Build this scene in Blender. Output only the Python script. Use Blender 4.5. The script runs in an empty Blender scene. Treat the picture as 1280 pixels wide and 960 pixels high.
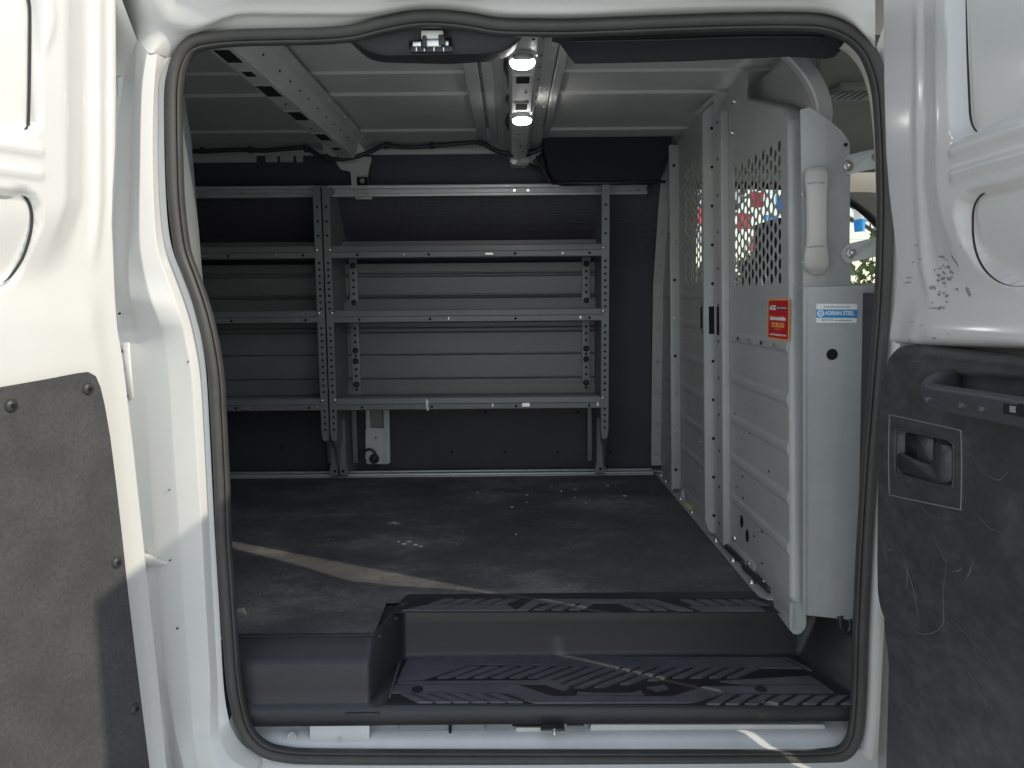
import bpy, bmesh, math, random
import numpy as np
from mathutils import Vector as V, Matrix
random.seed(7)
C = bpy.context.scene.collection
PI = math.pi
# ------------------------------------------------------------------ camera model
FPX, PITCH, CAMZ = 960.0, math.atan(107/960), 1.45
ct, st = math.cos(PITCH), math.sin(PITCH)
ROLL = math.radians(.5); cr_, sr_ = math.cos(ROLL), math.sin(ROLL)
def ray(u, v):
    x = (u-640)/FPX; y = (480-v)/FPX
    x, y = x*cr_+y*sr_, -x*sr_+y*cr_
    return V((x, ct+y*st, -st+y*ct))
def PY(u, v, Y): r = ray(u, v); return r*(Y/r.y)
def PX(u, v, X): r = ray(u, v); return r*(X/r.x)
def PZ(u, v, Z): r = ray(u, v); return r*(Z/r.z)
def pix(p):
    f = p.y*ct - p.z*st; up = p.y*st + p.z*ct
    f = max(f, .05)
    x, y = p.x/f, up/f
    x, y = x*cr_-y*sr_, x*sr_+y*cr_
    return 640+FPX*x, 480-FPX*y
def sm(t):
    t = min(1, max(0, t)); return t*t*(3-2*t)
def lerp(a, b, t): return a+(b-a)*t
def interp(tab, x):
    if x <= tab[0][0]: return tab[0][1]
    for (a, p), (b, q) in zip(tab, tab[1:]):
        if x <= b: return p+(q-p)*(x-a)/(b-a)
    return tab[-1][1]

# ------------------------------------------------------------------ materials
def nodes(name):
    m = bpy.data.materials.new(name); m.use_nodes = True
    nt = m.node_tree
    return m, nt, nt.nodes['Principled BSDF']
def mat(name, col, rough=.5, metal=0., coat=0., noise=None, bump=None, spec=.5):
    """noise=(scale, amount) mottles colour, bump=(scale, strength, distance)"""
    m, nt, b = nodes(name)
    b.inputs['Base Color'].default_value = (*col, 1)
    b.inputs['Roughness'].default_value = rough
    b.inputs['Metallic'].default_value = metal
    b.inputs['Coat Weight'].default_value = coat
    b.inputs['Coat Roughness'].default_value = .12
    b.inputs['Specular IOR Level'].default_value = spec
    tc = nt.nodes.new('ShaderNodeTexCoord')
    if noise:
        n = nt.nodes.new('ShaderNodeTexNoise'); n.inputs['Scale'].default_value = noise[0]
        n.inputs['Detail'].default_value = 8; n.inputs['Roughness'].default_value = .65
        nt.links.new(tc.outputs['Object'], n.inputs['Vector'])
        r = nt.nodes.new('ShaderNodeValToRGB')
        r.color_ramp.elements[0].position = .3; r.color_ramp.elements[1].position = .72
        a = noise[1]
        r.color_ramp.elements[0].color = (*[c*(1-a) for c in col], 1)
        r.color_ramp.elements[1].color = (*[min(1, c*(1+a)) for c in col], 1)
        nt.links.new(n.outputs['Fac'], r.inputs['Fac'])
        nt.links.new(r.outputs['Color'], b.inputs['Base Color'])
        rr = nt.nodes.new('ShaderNodeMapRange')
        rr.inputs['To Min'].default_value = max(.05, rough-.1); rr.inputs['To Max'].default_value = min(1, rough+.12)
        nt.links.new(n.outputs['Fac'], rr.inputs['Value'])
        nt.links.new(rr.outputs['Result'], b.inputs['Roughness'])
    if bump:
        n = nt.nodes.new('ShaderNodeTexNoise'); n.inputs['Scale'].default_value = bump[0]; n.inputs['Detail'].default_value = 4
        nt.links.new(tc.outputs['Object'], n.inputs['Vector'])
        bp = nt.nodes.new('ShaderNodeBump'); bp.inputs['Strength'].default_value = bump[1]; bp.inputs['Distance'].default_value = bump[2]
        nt.links.new(n.outputs['Fac'], bp.inputs['Height'])
        nt.links.new(bp.outputs['Normal'], b.inputs['Normal'])
    return m
M = {}
M['white'] = mat('white_paint', (.635, .63, .61), .30, coat=.5, noise=(2.2, .035), bump=(9, .06, .01))
M['white_in'] = mat('white_primer', (.62, .635, .65), .4, noise=(7, .10), bump=(20, .08, .004))
M['gap_shade'] = mat('gap_and_shade', (.012, .012, .013), .6)
M['chip'] = mat('bare_chip', (.25, .255, .26), .6)
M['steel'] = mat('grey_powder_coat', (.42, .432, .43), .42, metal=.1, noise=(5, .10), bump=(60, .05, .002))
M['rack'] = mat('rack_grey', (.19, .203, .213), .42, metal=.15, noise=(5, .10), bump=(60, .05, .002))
M['steel_d'] = mat('grey_powder_coat_dark', (.26, .275, .28), .45, metal=.1, noise=(5, .10))
M['roof'] = mat('roof_primer', (.54, .54, .53), .40, noise=(3, .10), bump=(6, .12, .01))
M['alu'] = mat('aluminium', (.72, .70, .66), .3, metal=.9, noise=(18, .12))
M['dull_alu'] = mat('dull_aluminium', (.62, .635, .65), .38, metal=.45, noise=(18, .08))
M['zinc'] = mat('zinc_bolt', (.75, .75, .74), .25, metal=.9)
M['black'] = mat('black_plastic', (.032, .032, .036), .45, bump=(220, .12, .0008))
M['hole'] = mat('dark_hole', (.004, .004, .005), .9)
M['rubber'] = mat('seal_rubber', (.055, .053, .051), .52, noise=(9, .25))
M['step'] = mat('step_plastic', (.031, .032, .037), .42, noise=(6, .18), bump=(300, .12, .0007))
M['tread'] = mat('tread_rubber', (.105, .106, .118), .55, noise=(22, .22), bump=(300, .15, .0006))
M['treadbase'] = mat('tread_base', (.020, .020, .024), .6, noise=(20, .3))
M['carpet'] = mat('black_carpet', (.024, .024, .030), .95, bump=(400, .5, .002))
M['beige'] = mat('beige_trim', (.50, .485, .44), .55, bump=(200, .1, .0006))
M['headliner'] = mat('headliner', (.46, .465, .42), .9)
M['camo'] = mat('seat_fabric', (.08, .085, .09), .85, noise=(60, .3))
M['glovegrey'] = mat('handle_grey', (.47, .46, .43), .5)
M['bluew'] = mat('sticker_white', (.82, .84, .84), .4)
M['blue'] = mat('sticker_blue', (.03, .28, .60), .35)
M['red'] = mat('sticker_red', (.55, .012, .02), .35)
M['orange'] = mat('sticker_orange', (.85, .38, .10), .4)
M['ink'] = mat('sticker_ink', (.05, .05, .07), .5)
M['yel'] = mat('yellow_tag', (.62, .68, .22), .5)
M['rust'] = mat('rust', (.40, .20, .07), .8, noise=(40, .4))
M['stain'] = mat('stain', (.60, .52, .36), .6, noise=(20, .2))
M['scuff_highlight'] = mat('scuff', (.17, .17, .175), .7)  # liner scuffs, and the painted highlight on the handle bezel
M['flag_blue'] = mat('flag_blue', (.02, .28, .68), .6)
M['flag_red'] = mat('flag_red', (.65, .03, .05), .6)
M['flag_white'] = mat('flag_white', (.8, .8, .8), .6)
M['bark'] = mat('bark', (.12, .09, .07), .9, noise=(8, .3))
M['leaf'] = mat('leaf', (.12, .165, .05), .7, noise=(3, .4))
M['ground'] = mat('concrete_lot', (.57, .57, .57), .9, noise=(1.5, .2), bump=(30, .3, .01))

# fibreboard: mottled, pale fibres
def fibre():
    m, nt, b = nodes('fibreboard')
    tc = nt.nodes.new('ShaderNodeTexCoord')
    n1 = nt.nodes.new('ShaderNodeTexNoise'); n1.inputs['Scale'].default_value = 12; n1.inputs['Detail'].default_value = 6
    n2 = nt.nodes.new('ShaderNodeTexNoise'); n2.inputs['Scale'].default_value = 160; n2.inputs['Detail'].default_value = 5
    for n in (n1, n2): nt.links.new(tc.outputs['Object'], n.inputs['Vector'])
    mx = nt.nodes.new('ShaderNodeMath'); mx.operation = 'MULTIPLY'
    nt.links.new(n1.outputs['Fac'], mx.inputs[0]); nt.links.new(n2.outputs['Fac'], mx.inputs[1])
    r = nt.nodes.new('ShaderNodeValToRGB')
    r.color_ramp.elements[0].position = .14; r.color_ramp.elements[0].color = (.042, .042, .044, 1)
    r.color_ramp.elements[1].position = .40; r.color_ramp.elements[1].color = (.069, .069, .072, 1)
    nt.links.new(mx.outputs[0], r.inputs['Fac']); nt.links.new(r.outputs['Color'], b.inputs['Base Color'])
    b.inputs['Roughness'].default_value = .8
    bp = nt.nodes.new('ShaderNodeBump'); bp.inputs['Strength'].default_value = .25; bp.inputs['Distance'].default_value = .002
    nt.links.new(n2.outputs['Fac'], bp.inputs['Height']); nt.links.new(bp.outputs['Normal'], b.inputs['Normal'])
    return m
M['fibre'] = fibre()
# embossed wall liner: small raised cells
def liner():
    m, nt, b = nodes('embossed_liner')
    tc = nt.nodes.new('ShaderNodeTexCoord')
    vo = nt.nodes.new('ShaderNodeTexVoronoi'); vo.inputs['Scale'].default_value = 95; vo.inputs['Randomness'].default_value = .15
    nt.links.new(tc.outputs['Object'], vo.inputs['Vector'])
    n = nt.nodes.new('ShaderNodeTexNoise'); n.inputs['Scale'].default_value = 4; n.inputs['Detail'].default_value = 8
    nt.links.new(tc.outputs['Object'], n.inputs['Vector'])
    r = nt.nodes.new('ShaderNodeValToRGB')
    r.color_ramp.elements[0].color = (.030, .030, .044, 1); r.color_ramp.elements[1].color = (.060, .060, .080, 1)
    nt.links.new(n.outputs['Fac'], r.inputs['Fac']); nt.links.new(r.outputs['Color'], b.inputs['Base Color'])
    b.inputs['Roughness'].default_value = .5
    bp = nt.nodes.new('ShaderNodeBump'); bp.inputs['Strength'].default_value = .5; bp.inputs['Distance'].default_value = .003
    nt.links.new(vo.outputs['Distance'], bp.inputs['Height']); nt.links.new(bp.outputs['Normal'], b.inputs['Normal'])
    return m
M['liner'] = liner()
M['handle_black'] = mat('handle_black', (.060, .062, .070), .36, bump=(220, .1, .0006))
M['scuff'] = mat('faint_scuff', (.115, .115, .118), .7)
# floor mat: black rubber with dusty drag marks along the van
def floormat():
    m, nt, b = nodes('rubber_floor')
    tc = nt.nodes.new('ShaderNodeTexCoord')
    mp = nt.nodes.new('ShaderNodeMapping'); mp.inputs['Scale'].default_value = (1, 1.5, 1)
    nt.links.new(tc.outputs['Object'], mp.inputs['Vector'])
    n = nt.nodes.new('ShaderNodeTexNoise'); n.inputs['Scale'].default_value = 2.2; n.inputs['Detail'].default_value = 10; n.inputs['Roughness'].default_value = .7
    nt.links.new(mp.outputs['Vector'], n.inputs['Vector'])
    n2 = nt.nodes.new('ShaderNodeTexNoise'); n2.inputs['Scale'].default_value = 120; n2.inputs['Detail'].default_value = 4
    nt.links.new(tc.outputs['Object'], n2.inputs['Vector'])
    ad = nt.nodes.new('ShaderNodeMath'); ad.operation = 'MULTIPLY_ADD'; ad.inputs[1].default_value = .25; 
    nt.links.new(n2.outputs['Fac'], ad.inputs[0]); nt.links.new(n.outputs['Fac'], ad.inputs[2])
    r = nt.nodes.new('ShaderNodeValToRGB')
    e = r.color_ramp.elements
    e[0].position = .42; e[0].color = (.054, .054, .060, 1)
    e[1].position = .80; e[1].color = (.235, .23, .222, 1)
    k = e.new(.62); k.color = (.100, .099, .102, 1)
    nt.links.new(ad.outputs[0], r.inputs['Fac']); nt.links.new(r.outputs['Color'], b.inputs['Base Color'])
    b.inputs['Roughness'].default_value = .55
    bp = nt.nodes.new('ShaderNodeBump'); bp.inputs['Strength'].default_value = .25; bp.inputs['Distance'].default_value = .0012
    nt.links.new(n2.outputs['Fac'], bp.inputs['Height']); nt.links.new(bp.outputs['Normal'], b.inputs['Normal'])
    return m
M['floor'] = floormat()
# door trim: black moulded plastic, scuffed grey in cloudy patches and hairlines
def trimmat():
    m, nt, b = nodes('scuffed_trim')
    tc = nt.nodes.new('ShaderNodeTexCoord')
    n = nt.nodes.new('ShaderNodeTexNoise'); n.inputs['Scale'].default_value = 5; n.inputs['Detail'].default_value = 9; n.inputs['Roughness'].default_value = .7
    nt.links.new(tc.outputs['Object'], n.inputs['Vector'])
    mp = nt.nodes.new('ShaderNodeMapping'); mp.inputs['Scale'].default_value = (1, 2, 4); mp.inputs['Rotation'].default_value = (.9, 0, 0)
    nt.links.new(tc.outputs['Object'], mp.inputs['Vector'])
    n2 = nt.nodes.new('ShaderNodeTexNoise'); n2.inputs['Scale'].default_value = 9; n2.inputs['Detail'].default_value = 8; n2.inputs['Roughness'].default_value = .75
    nt.links.new(mp.outputs['Vector'], n2.inputs['Vector'])
    mu = nt.nodes.new('ShaderNodeMath'); mu.operation = 'MULTIPLY'
    nt.links.new(n.outputs['Fac'], mu.inputs[0]); nt.links.new(n2.outputs['Fac'], mu.inputs[1])
    r = nt.nodes.new('ShaderNodeValToRGB')
    r.color_ramp.elements[0].position = .20; r.color_ramp.elements[0].color = (.042, .042, .045, 1)
    r.color_ramp.elements[1].position = .46; r.color_ramp.elements[1].color = (.105, .105, .106, 1)
    nt.links.new(mu.outputs[0], r.inputs['Fac']); nt.links.new(r.outputs['Color'], b.inputs['Base Color'])
    b.inputs['Roughness'].default_value = .5
    n3 = nt.nodes.new('ShaderNodeTexNoise'); n3.inputs['Scale'].default_value = 260
    nt.links.new(tc.outputs['Object'], n3.inputs['Vector'])
    bp = nt.nodes.new('ShaderNodeBump'); bp.inputs['Strength'].default_value = .2; bp.inputs['Distance'].default_value = .001
    nt.links.new(n3.outputs['Fac'], bp.inputs['Height']); nt.links.new(bp.outputs['Normal'], b.inputs['Normal'])
    return m
M['trim'] = trimmat()
def glassmat():
    m = bpy.data.materials.new('window_glass'); m.use_nodes = True; nt = m.node_tree
    nt.nodes.clear()
    o = nt.nodes.new('ShaderNodeOutputMaterial'); t = nt.nodes.new('ShaderNodeBsdfTransparent'); t.inputs['Color'].default_value = (.92, .95, .93, 1)
    g = nt.nodes.new('ShaderNodeBsdfGlossy'); g.inputs['Roughness'].default_value = .02
    fr = nt.nodes.new('ShaderNodeFresnel'); fr.inputs['IOR'].default_value = 1.45
    mx = nt.nodes.new('ShaderNodeMixShader')
    nt.links.new(fr.outputs[0], mx.inputs[0]); nt.links.new(t.outputs[0], mx.inputs[1]); nt.links.new(g.outputs[0], mx.inputs[2])
    nt.links.new(mx.outputs[0], o.inputs['Surface'])
    return m
M['glass'] = glassmat()
def lampmat():
    m, nt, b = nodes('lamp_lens')
    b.inputs['Base Color'].default_value = (.9, .9, .85, 1)
    b.inputs['Emission Color'].default_value = (1, .985, .95, 1); b.inputs['Emission Strength'].default_value = 26
    return m
M['lamp'] = lampmat()

# ------------------------------------------------------------------ mesh builder
ORIG = {}
class MB:
    def __init__(s): s.v = []; s.f = []; s.m = []; s.s = []; s.mats = []
    def mi(s, m):
        if m not in s.mats: s.mats.append(m)
        return s.mats.index(m)
    def add(s, vs, fs, m, smooth=False):
        o = len(s.v); s.v += [V(p) for p in vs]; k = s.mi(m)
        for f in fs: s.f.append([i+o for i in f]); s.m.append(k); s.s.append(smooth)
    def box(s, a, b, m, bev=0.0, fn=None):
        a, b = V(a), V(b)
        lo = V([min(a[i], b[i]) for i in range(3)]); hi = V([max(a[i], b[i]) for i in range(3)])
        bv = min(bev, *( (hi-lo)[i]*.45 for i in range(3)))
        if bv <= 0:
            vs = [V((x, y, z)) for x in (lo.x, hi.x) for y in (lo.y, hi.y) for z in (lo.z, hi.z)]
            fs = [(0,1,3,2),(4,6,7,5),(0,4,5,1),(2,3,7,6),(0,2,6,4),(1,5,7,3)]
            if fn: vs = [fn(p) for p in vs]
            s.add(vs, fs, m); return
        bm = bmesh.new(); bmesh.ops.create_cube(bm, size=1)
        for p in bm.verts: p.co = V([lerp(lo[i], hi[i], p.co[i]+.5) for i in range(3)])
        bmesh.ops.bevel(bm, geom=bm.edges[:], offset=bv, segments=2, profile=.6, affect='EDGES')
        bm.verts.ensure_lookup_table()
        vs = [p.co.copy() for p in bm.verts]
        if fn: vs = [fn(p) for p in vs]
        s.add(vs, [[q.index for q in f.verts] for f in bm.faces], m, True); bm.free()
    def prism(s, pts, ext, m, smooth=False):
        """polygon pts (3D, planar) extruded along ext"""
        n = len(pts); e = V(ext)
        vs = [V(p) for p in pts]+[V(p)+e for p in pts]
        s.add(vs, [list(range(n))[::-1], list(range(n, 2*n))]+[(i, (i+1) % n, n+(i+1) % n, n+i) for i in range(n)], m, smooth)
    def grid(s, rows, m, smooth=True, flip=False):
        R, K = len(rows), len(rows[0]); vs = [p for r in rows for p in r]
        fs = []
        for i in range(R-1):
            for j in range(K-1):
                f = (i*K+j, i*K+j+1, (i+1)*K+j+1, (i+1)*K+j)
                fs.append(f[::-1] if flip else f)
        s.add(vs, fs, m, smooth)
    def tube(s, pts, r, m, n=10, cap=True, rad=None):
        pts = [V(p) for p in pts]; K = len(pts); vs = []
        a = None
        for i, p in enumerate(pts):
            d = (pts[min(i+1, K-1)]-pts[max(i-1, 0)]).normalized()
            if a is None:
                a = d.cross(V((0, 0, 1)))
                if a.length < .05: a = d.cross(V((0, 1, 0)))
            a = (a-d*a.dot(d)).normalized(); b = d.cross(a).normalized()
            rr = rad[i] if rad else r
            for k in range(n):
                t = 2*PI*k/n; vs.append(p+a*math.cos(t)*rr+b*math.sin(t)*rr)
        fs = [(i*n+k, i*n+(k+1) % n, (i+1)*n+(k+1) % n, (i+1)*n+k) for i in range(K-1) for k in range(n)]
        if cap: fs += [tuple(range(n))[::-1], tuple(range((K-1)*n, K*n))]
        s.add(vs, fs, m, True)
    def disc(s, c, nrm, r, m, h=.0008, n=10, ry=None, upv=None):
        """low button: a short prism along nrm"""
        nrm = V(nrm).normalized(); a = nrm.cross(upv if upv else V((0, 0, 1)))
        if a.length < .05: a = nrm.cross(V((0, 1, 0)))
        a.normalize(); b = nrm.cross(a)
        ry = ry or r
        pts = [V(c)+a*math.cos(2*PI*k/n)*r+b*math.sin(2*PI*k/n)*ry for k in range(n)]
        s.prism(pts, nrm*h, m)
    def dome(s, c, nrm, r, h, m, n=12, rings=4):
        nrm = V(nrm).normalized(); a = nrm.cross(V((0, 0, 1)))
        if a.length < .05: a = nrm.cross(V((0, 1, 0)))
        a.normalize(); b = nrm.cross(a); vs = []; fs = []
        for i in range(rings):
            t = (PI/2)*i/rings
            for k in range(n):
                q = 2*PI*k/n; vs.append(V(c)+(a*math.cos(q)+b*math.sin(q))*r*math.cos(t)+nrm*h*math.sin(t))
        vs.append(V(c)+nrm*h)
        for i in range(rings-1):
            for k in range(n): fs.append((i*n+k, i*n+(k+1) % n, (i+1)*n+(k+1) % n, (i+1)*n+k))
        for k in range(n): fs.append(((rings-1)*n+k, (rings-1)*n+(k+1) % n, rings*n))
        s.add(vs, fs, m, True)
    def build(s, name, parent=None, loc=None, fix=True):
        me = bpy.data.meshes.new(name)
        o0 = ORIG[parent] if parent else (V(loc) if loc is not None else V((0, 0, 0)))
        me.from_pydata([tuple(p+V((0, 0, CAMZ))-o0) for p in s.v], [], s.f)
        for m in s.mats: me.materials.append(M[m])
        me.polygons.foreach_set('material_index', s.m); me.polygons.foreach_set('use_smooth', s.s)
        me.update()
        if fix:
            bm = bmesh.new(); bm.from_mesh(me); bmesh.ops.recalc_face_normals(bm, faces=bm.faces[:]); bm.to_mesh(me); bm.free()
        o = bpy.data.objects.new(name, me); C.objects.link(o)
        if parent: o.parent = parent; ORIG[o] = o0
        else: o.location = o0; ORIG[o] = o0
        return o
def tag(o, label, cat=None, group=None, kind=None):
    if label: o['label'] = label
    if cat: o['category'] = cat
    if group: o['group'] = group
    if kind: o['kind'] = kind
    return o
def thing(name, label, cat, loc, group=None):
    """Empty at the thing's base; loc is camera relative"""
    o = bpy.data.objects.new(name, None); C.objects.link(o)
    p = V(loc)+V((0, 0, CAMZ)); o.location = p; ORIG[o] = p
    o.empty_display_size = .1
    return tag(o, label, cat, group, 'thing')
def cat_rom(P, n):
    """upsample a list of vectors"""
    out = []; K = len(P)
    for i in range(K-1):
        p0 = P[i-1] if i > 0 else P[0]*2-P[1]; p1 = P[i]; p2 = P[i+1]; p3 = P[i+2] if i+2 < K else P[-1]*2-P[-2]
        for k in range(n):
            t = k/n
            out.append(.5*((2*p1)+(p2-p0)*t+(2*p0-5*p1+4*p2-p3)*t*t+(3*p1-p0-3*p2+p3)*t**3))
    out.append(P[-1].copy()); return out
def patch(table, nr=5, nc=5):
    rows = [cat_rom(r, nc) for r in table]
    cols = [cat_rom([r[j] for r in rows], nr) for j in range(len(rows[0]))]
    return [[cols[j][i] for j in range(len(cols))] for i in range(len(cols[0]))]
def text(s, size, matname, org, right, up, name, parent, depth=.0004, align='CENTER', bold=0.0, sx=1.0):
    cu = bpy.data.curves.new('lettering', 'FONT'); cu.body = s; cu.size = size; cu.align_x = align; cu.align_y = 'CENTER'
    cu.extrude = depth/2; cu.offset = bold; cu.resolution_u = 3
    tmp = bpy.data.objects.new('lettering', cu); C.objects.link(tmp)
    dg = bpy.context.evaluated_depsgraph_get(); dg.update()
    me = bpy.data.meshes.new_from_object(tmp.evaluated_get(dg))
    bpy.data.objects.remove(tmp)
    right = V(right).normalized(); up = V(up).normalized(); nn = right.cross(up)
    o0 = ORIG[parent]
    for vtx in me.vertices:
        q = vtx.co.copy(); vtx.co = V(org)+right*q.x*sx+up*q.y+nn*(q.z)+V((0, 0, CAMZ))-o0
    me.materials.clear(); me.materials.append(M[matname]); me.name = name
    o = bpy.data.objects.new(name, me); C.objects.link(o); o.parent = parent; ORIG[o] = o0
    return o
def rpoly(pts, r, n=5):
    """round the corners of a planar polygon"""
    out = []; K = len(pts); pts = [V(p) for p in pts]
    for i in range(K):
        p = pts[i]; a = pts[i-1]-p; b = pts[(i+1) % K]-p
        rr = min(r, a.length*.45, b.length*.45)
        A = p+a.normalized()*rr; B = p+b.normalized()*rr
        for k in range(n+1):
            t = k/n; out.append(A*(1-t)**2+p*2*t*(1-t)+B*t*t)
    return out

# ================================================================== SETTING
GZ = -CAMZ
g = MB(); g.grid([[V((x, y, GZ)) for x in (-400, -60, 0, 60, 400)] for y in (-300, -40, 0, 40, 700)], 'ground', False)
tag(g.build('ground'), 'pale concrete car park under the van', None, None, 'structure')

# ================================================================== THE VAN
van = thing('cargo_van', 'white cargo van with both side doors swung open onto its empty load space', 'van', (0, 2.4, GZ))
FZ, RZ = -.755, .625          # load floor and roof height from the camera
WALL = lambda z: 3.36-.13*sm((z-.05)/.5)

# ---- aperture path (pixels, then Y); seal centre line, clockwise from lower left
SEAL = [(287,800),(283,740),(279,680),(276,600),(272,520),(269,470),(262,425),(252,385),(240,350),(229,320),(224,295),(219,250),(217,200),(216,140),
        (217,105),(222,80),(233,61),(252,51),(295,46),(350,44.5),(400,43.5),(440,40),(475,31.5),(515,24),(550,23),(585,26.5),(620,32.5),(660,34),(720,34),(840,29.5),
        (920,27),(1000,26.5),(1035,30),(1062,41),(1082,59),(1094,83),(1102,115),(1106,170),(1108,240),(1107,320),(1103,400),(1095,500),(1087,600),(1081,700),(1077,790),(1075,860),(1072,905),
        (1066,928),(1053,942),(1028,946.5),(960,947.5),(700,948),(420,947),(355,944),(325,934),(306,912),(295,875),(290,840)]
def SY(v): return 1.575+.0*v
sealpts = cat_rom([PY(u, v, SY(v)) for u, v in SEAL+[SEAL[0]]], 6)[:-1]
def seal_sweep(m, prof, mb, matn):
    K = len(sealpts); cen = V((.0, 1.575, -.2)); rows = []
    for i, p in enumerate(sealpts):
        d = (sealpts[(i+2) % K]-sealpts[i-2]).normalized()
        o = V((d.z, 0, -d.x)).normalized()            # in-plane normal
        if o.dot(p-cen) < 0: o = -o
        # make sign robust on concave stretch: clockwise path => outward is left of travel
        o = V((-d.z, 0, d.x)).normalized()
        rows.append([p+o*a+V((0, b, 0)) for a, b in prof])
    rows.append(rows[0]); mb.grid(rows, matn, True)
seal = MB()
bulb = [(.0115*math.cos(t)+.001, -.004-.012*math.sin(t)) for t in np.linspace(-.5, PI+.5, 14)]
seal_sweep(None, bulb, seal, 'rubber')
lip = [(-.0095, -.004), (-.0125, -.010), (-.0155, -.008), (-.0165, .0), (-.0165, .008), (-.012, .014)]
seal_sweep(None, lip, seal, 'rubber')
so = seal.build('door_seal', van); so['label'] = 'black rubber seal round the door opening'

# ---- left pillar
def row(lst): return [PY(u, v, Y) for u, v, Y in lst]
def rv(v, us, Ys): return [PY(u, v, Y) for u, Y in zip(us, Ys)]
YA = [1.578, 1.576, 1.548, 1.540, 1.556, 1.600, 1.61, 1.60]
tbl = [
 row([(214,71,1.578),(208,72,1.574),(196,67,1.55),(184,64,1.54),(172,49,1.55),(158,32,1.585),(146,20,1.60),(120,5,1.60)]),
 rv(104, [206,199,193,178,168,154,138,105], YA),
 rv(150, [205,198,191,176,165,148,132,98], YA),
 rv(210, [206,198,191,175,163,146,128,95], YA),
 rv(270, [209,201,193,174,161,143,126,92], YA),
 rv(310, [215,207,197,175,160,142,126,92], YA),
 rv(345, [228,220,208,181,160,143,128,95], YA),
 rv(375, [239,231,219,189,163,147,130,95], [1.578,1.576,1.548,1.532,1.548,1.60,1.61,1.60]),
 rv(400, [246,239,227,198,169,152,135,95], [1.578,1.576,1.55,1.545,1.565,1.60,1.61,1.60]),
 rv(425, [252,245,232,205,174,156,138,95], [1.578,1.576,1.555,1.562,1.578,1.584,1.592,1.60]),
 rv(470, [258,252,240,211,180,160,142,100], [1.578,1.576,1.556,1.560,1.572,1.582,1.590,1.60]),
 rv(560, [263,257,246,217,186,165,148,105], [1.578,1.576,1.555,1.556,1.568,1.582,1.590,1.60]),
 rv(660, [268,262,252,224,192,173,152,110], [1.578,1.576,1.555,1.556,1.568,1.582,1.590,1.60]),
 rv(760, [274,267,257,230,199,183,160,115], [1.578,1.576,1.555,1.556,1.568,1.582,1.590,1.60]),
 rv(850, [279,272,262,237,209,196,172,125], [1.578,1.576,1.556,1.556,1.568,1.582,1.590,1.60]),
 row([(284,890,1.578),(273,897,1.57),(262,900,1.553),(240,900,1.553),(216,898,1.565),(204,895,1.60),(180,890,1.61),(130,890,1.60)]),
 row([(291,912,1.578),(276,924,1.55),(262,930,1.535),(243,932,1.535),(222,930,1.545),(209,925,1.59),(186,920,1.60),(135,920,1.60)]),
 row([(305,932,1.578),(288,948,1.54),(272,958,1.52),(250,962,1.52),(230,960,1.53),(214,955,1.58),(190,950,1.60),(140,950,1.60)]),
 row([(330,946,1.578),(318,966,1.54),(300,985,1.515),(262,995,1.515),(238,992,1.52),(218,988,1.56),(195,985,1.58),(150,985,1.58)]),
]
def tight(r_, k=.10):
    o_ = [r_[0]]
    for j in range(1, len(r_)-1):
        p_ = r_[j]; o_ += [p_.lerp(r_[j-1], k), p_.lerp(r_[j+1], k)]
    return o_+[r_[-1]]
pl = MB(); pl.grid(patch([tight(r_) for r_ in tbl], 6, 3), 'white')
# outer skin beyond the pillar, hidden behind the open door, and the rocker below
pl.grid([[V((x, y, z)) for x, y in ((-.79, 1.604), (-1.0, 1.6), (-1.06, 1.50), (-1.5, 1.49), (-2.3, 1.50))] for z in (-1.12, -.9, -.4, .1, .5, .68)], 'white')
for (a, b) in ((600, 1.575), (712, 1.585), (798, 1.585)):
    p = PY(interp([(470,150),(600,164),(720,180),(850,199)], a), a, 1.575); pl.dome(p, (0, -1, 0), .006, .003, 'white')
pl.prism(rpoly([PY(149,430,1.578), PY(161,427,1.578), PY(167,498,1.578), PY(155,502,1.578)], .006), (0, .012, 0), 'white', True)
for u_, v_, r_ in ((151,439,.004),(153,462,.003),(158,496,.004)): pl.disc(PY(u_, v_, 1.577), (0, -1, 0), r_, 'hole', .002, 9)
# dark screw holes and little dents of the pillar
for u, v, r in ((150,392,.0022),(151,440,.0025),(153,458,.002),(222,785,.0018),(213,700,.0015),(189,805,.002),(187,727,.003),(212,612,.0012),(236,452,.0015)):
    pl.disc(PY(u, v, 1.5585 if u > 205 else 1.584), (0, -1, 0), r, 'hole', .004, 8)
pil = pl.build('pillar', van, fix=False); pil['label'] = 'white door pillar on the left of the opening'
# bump stop on the pillar
bs = MB()
pb = PY(190, 697, 1.575)
bs.prism(rpoly([pb+V(q) for q in ((-.022, 0, .016), (.04, 0, -.006), (.03, 0, -.012), (0, 0, -.016), (-.02, 0, -.012))], .008), (0, -.018, 0), 'white', True)
b_ = bs.build('bump_stop', van)

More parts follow.
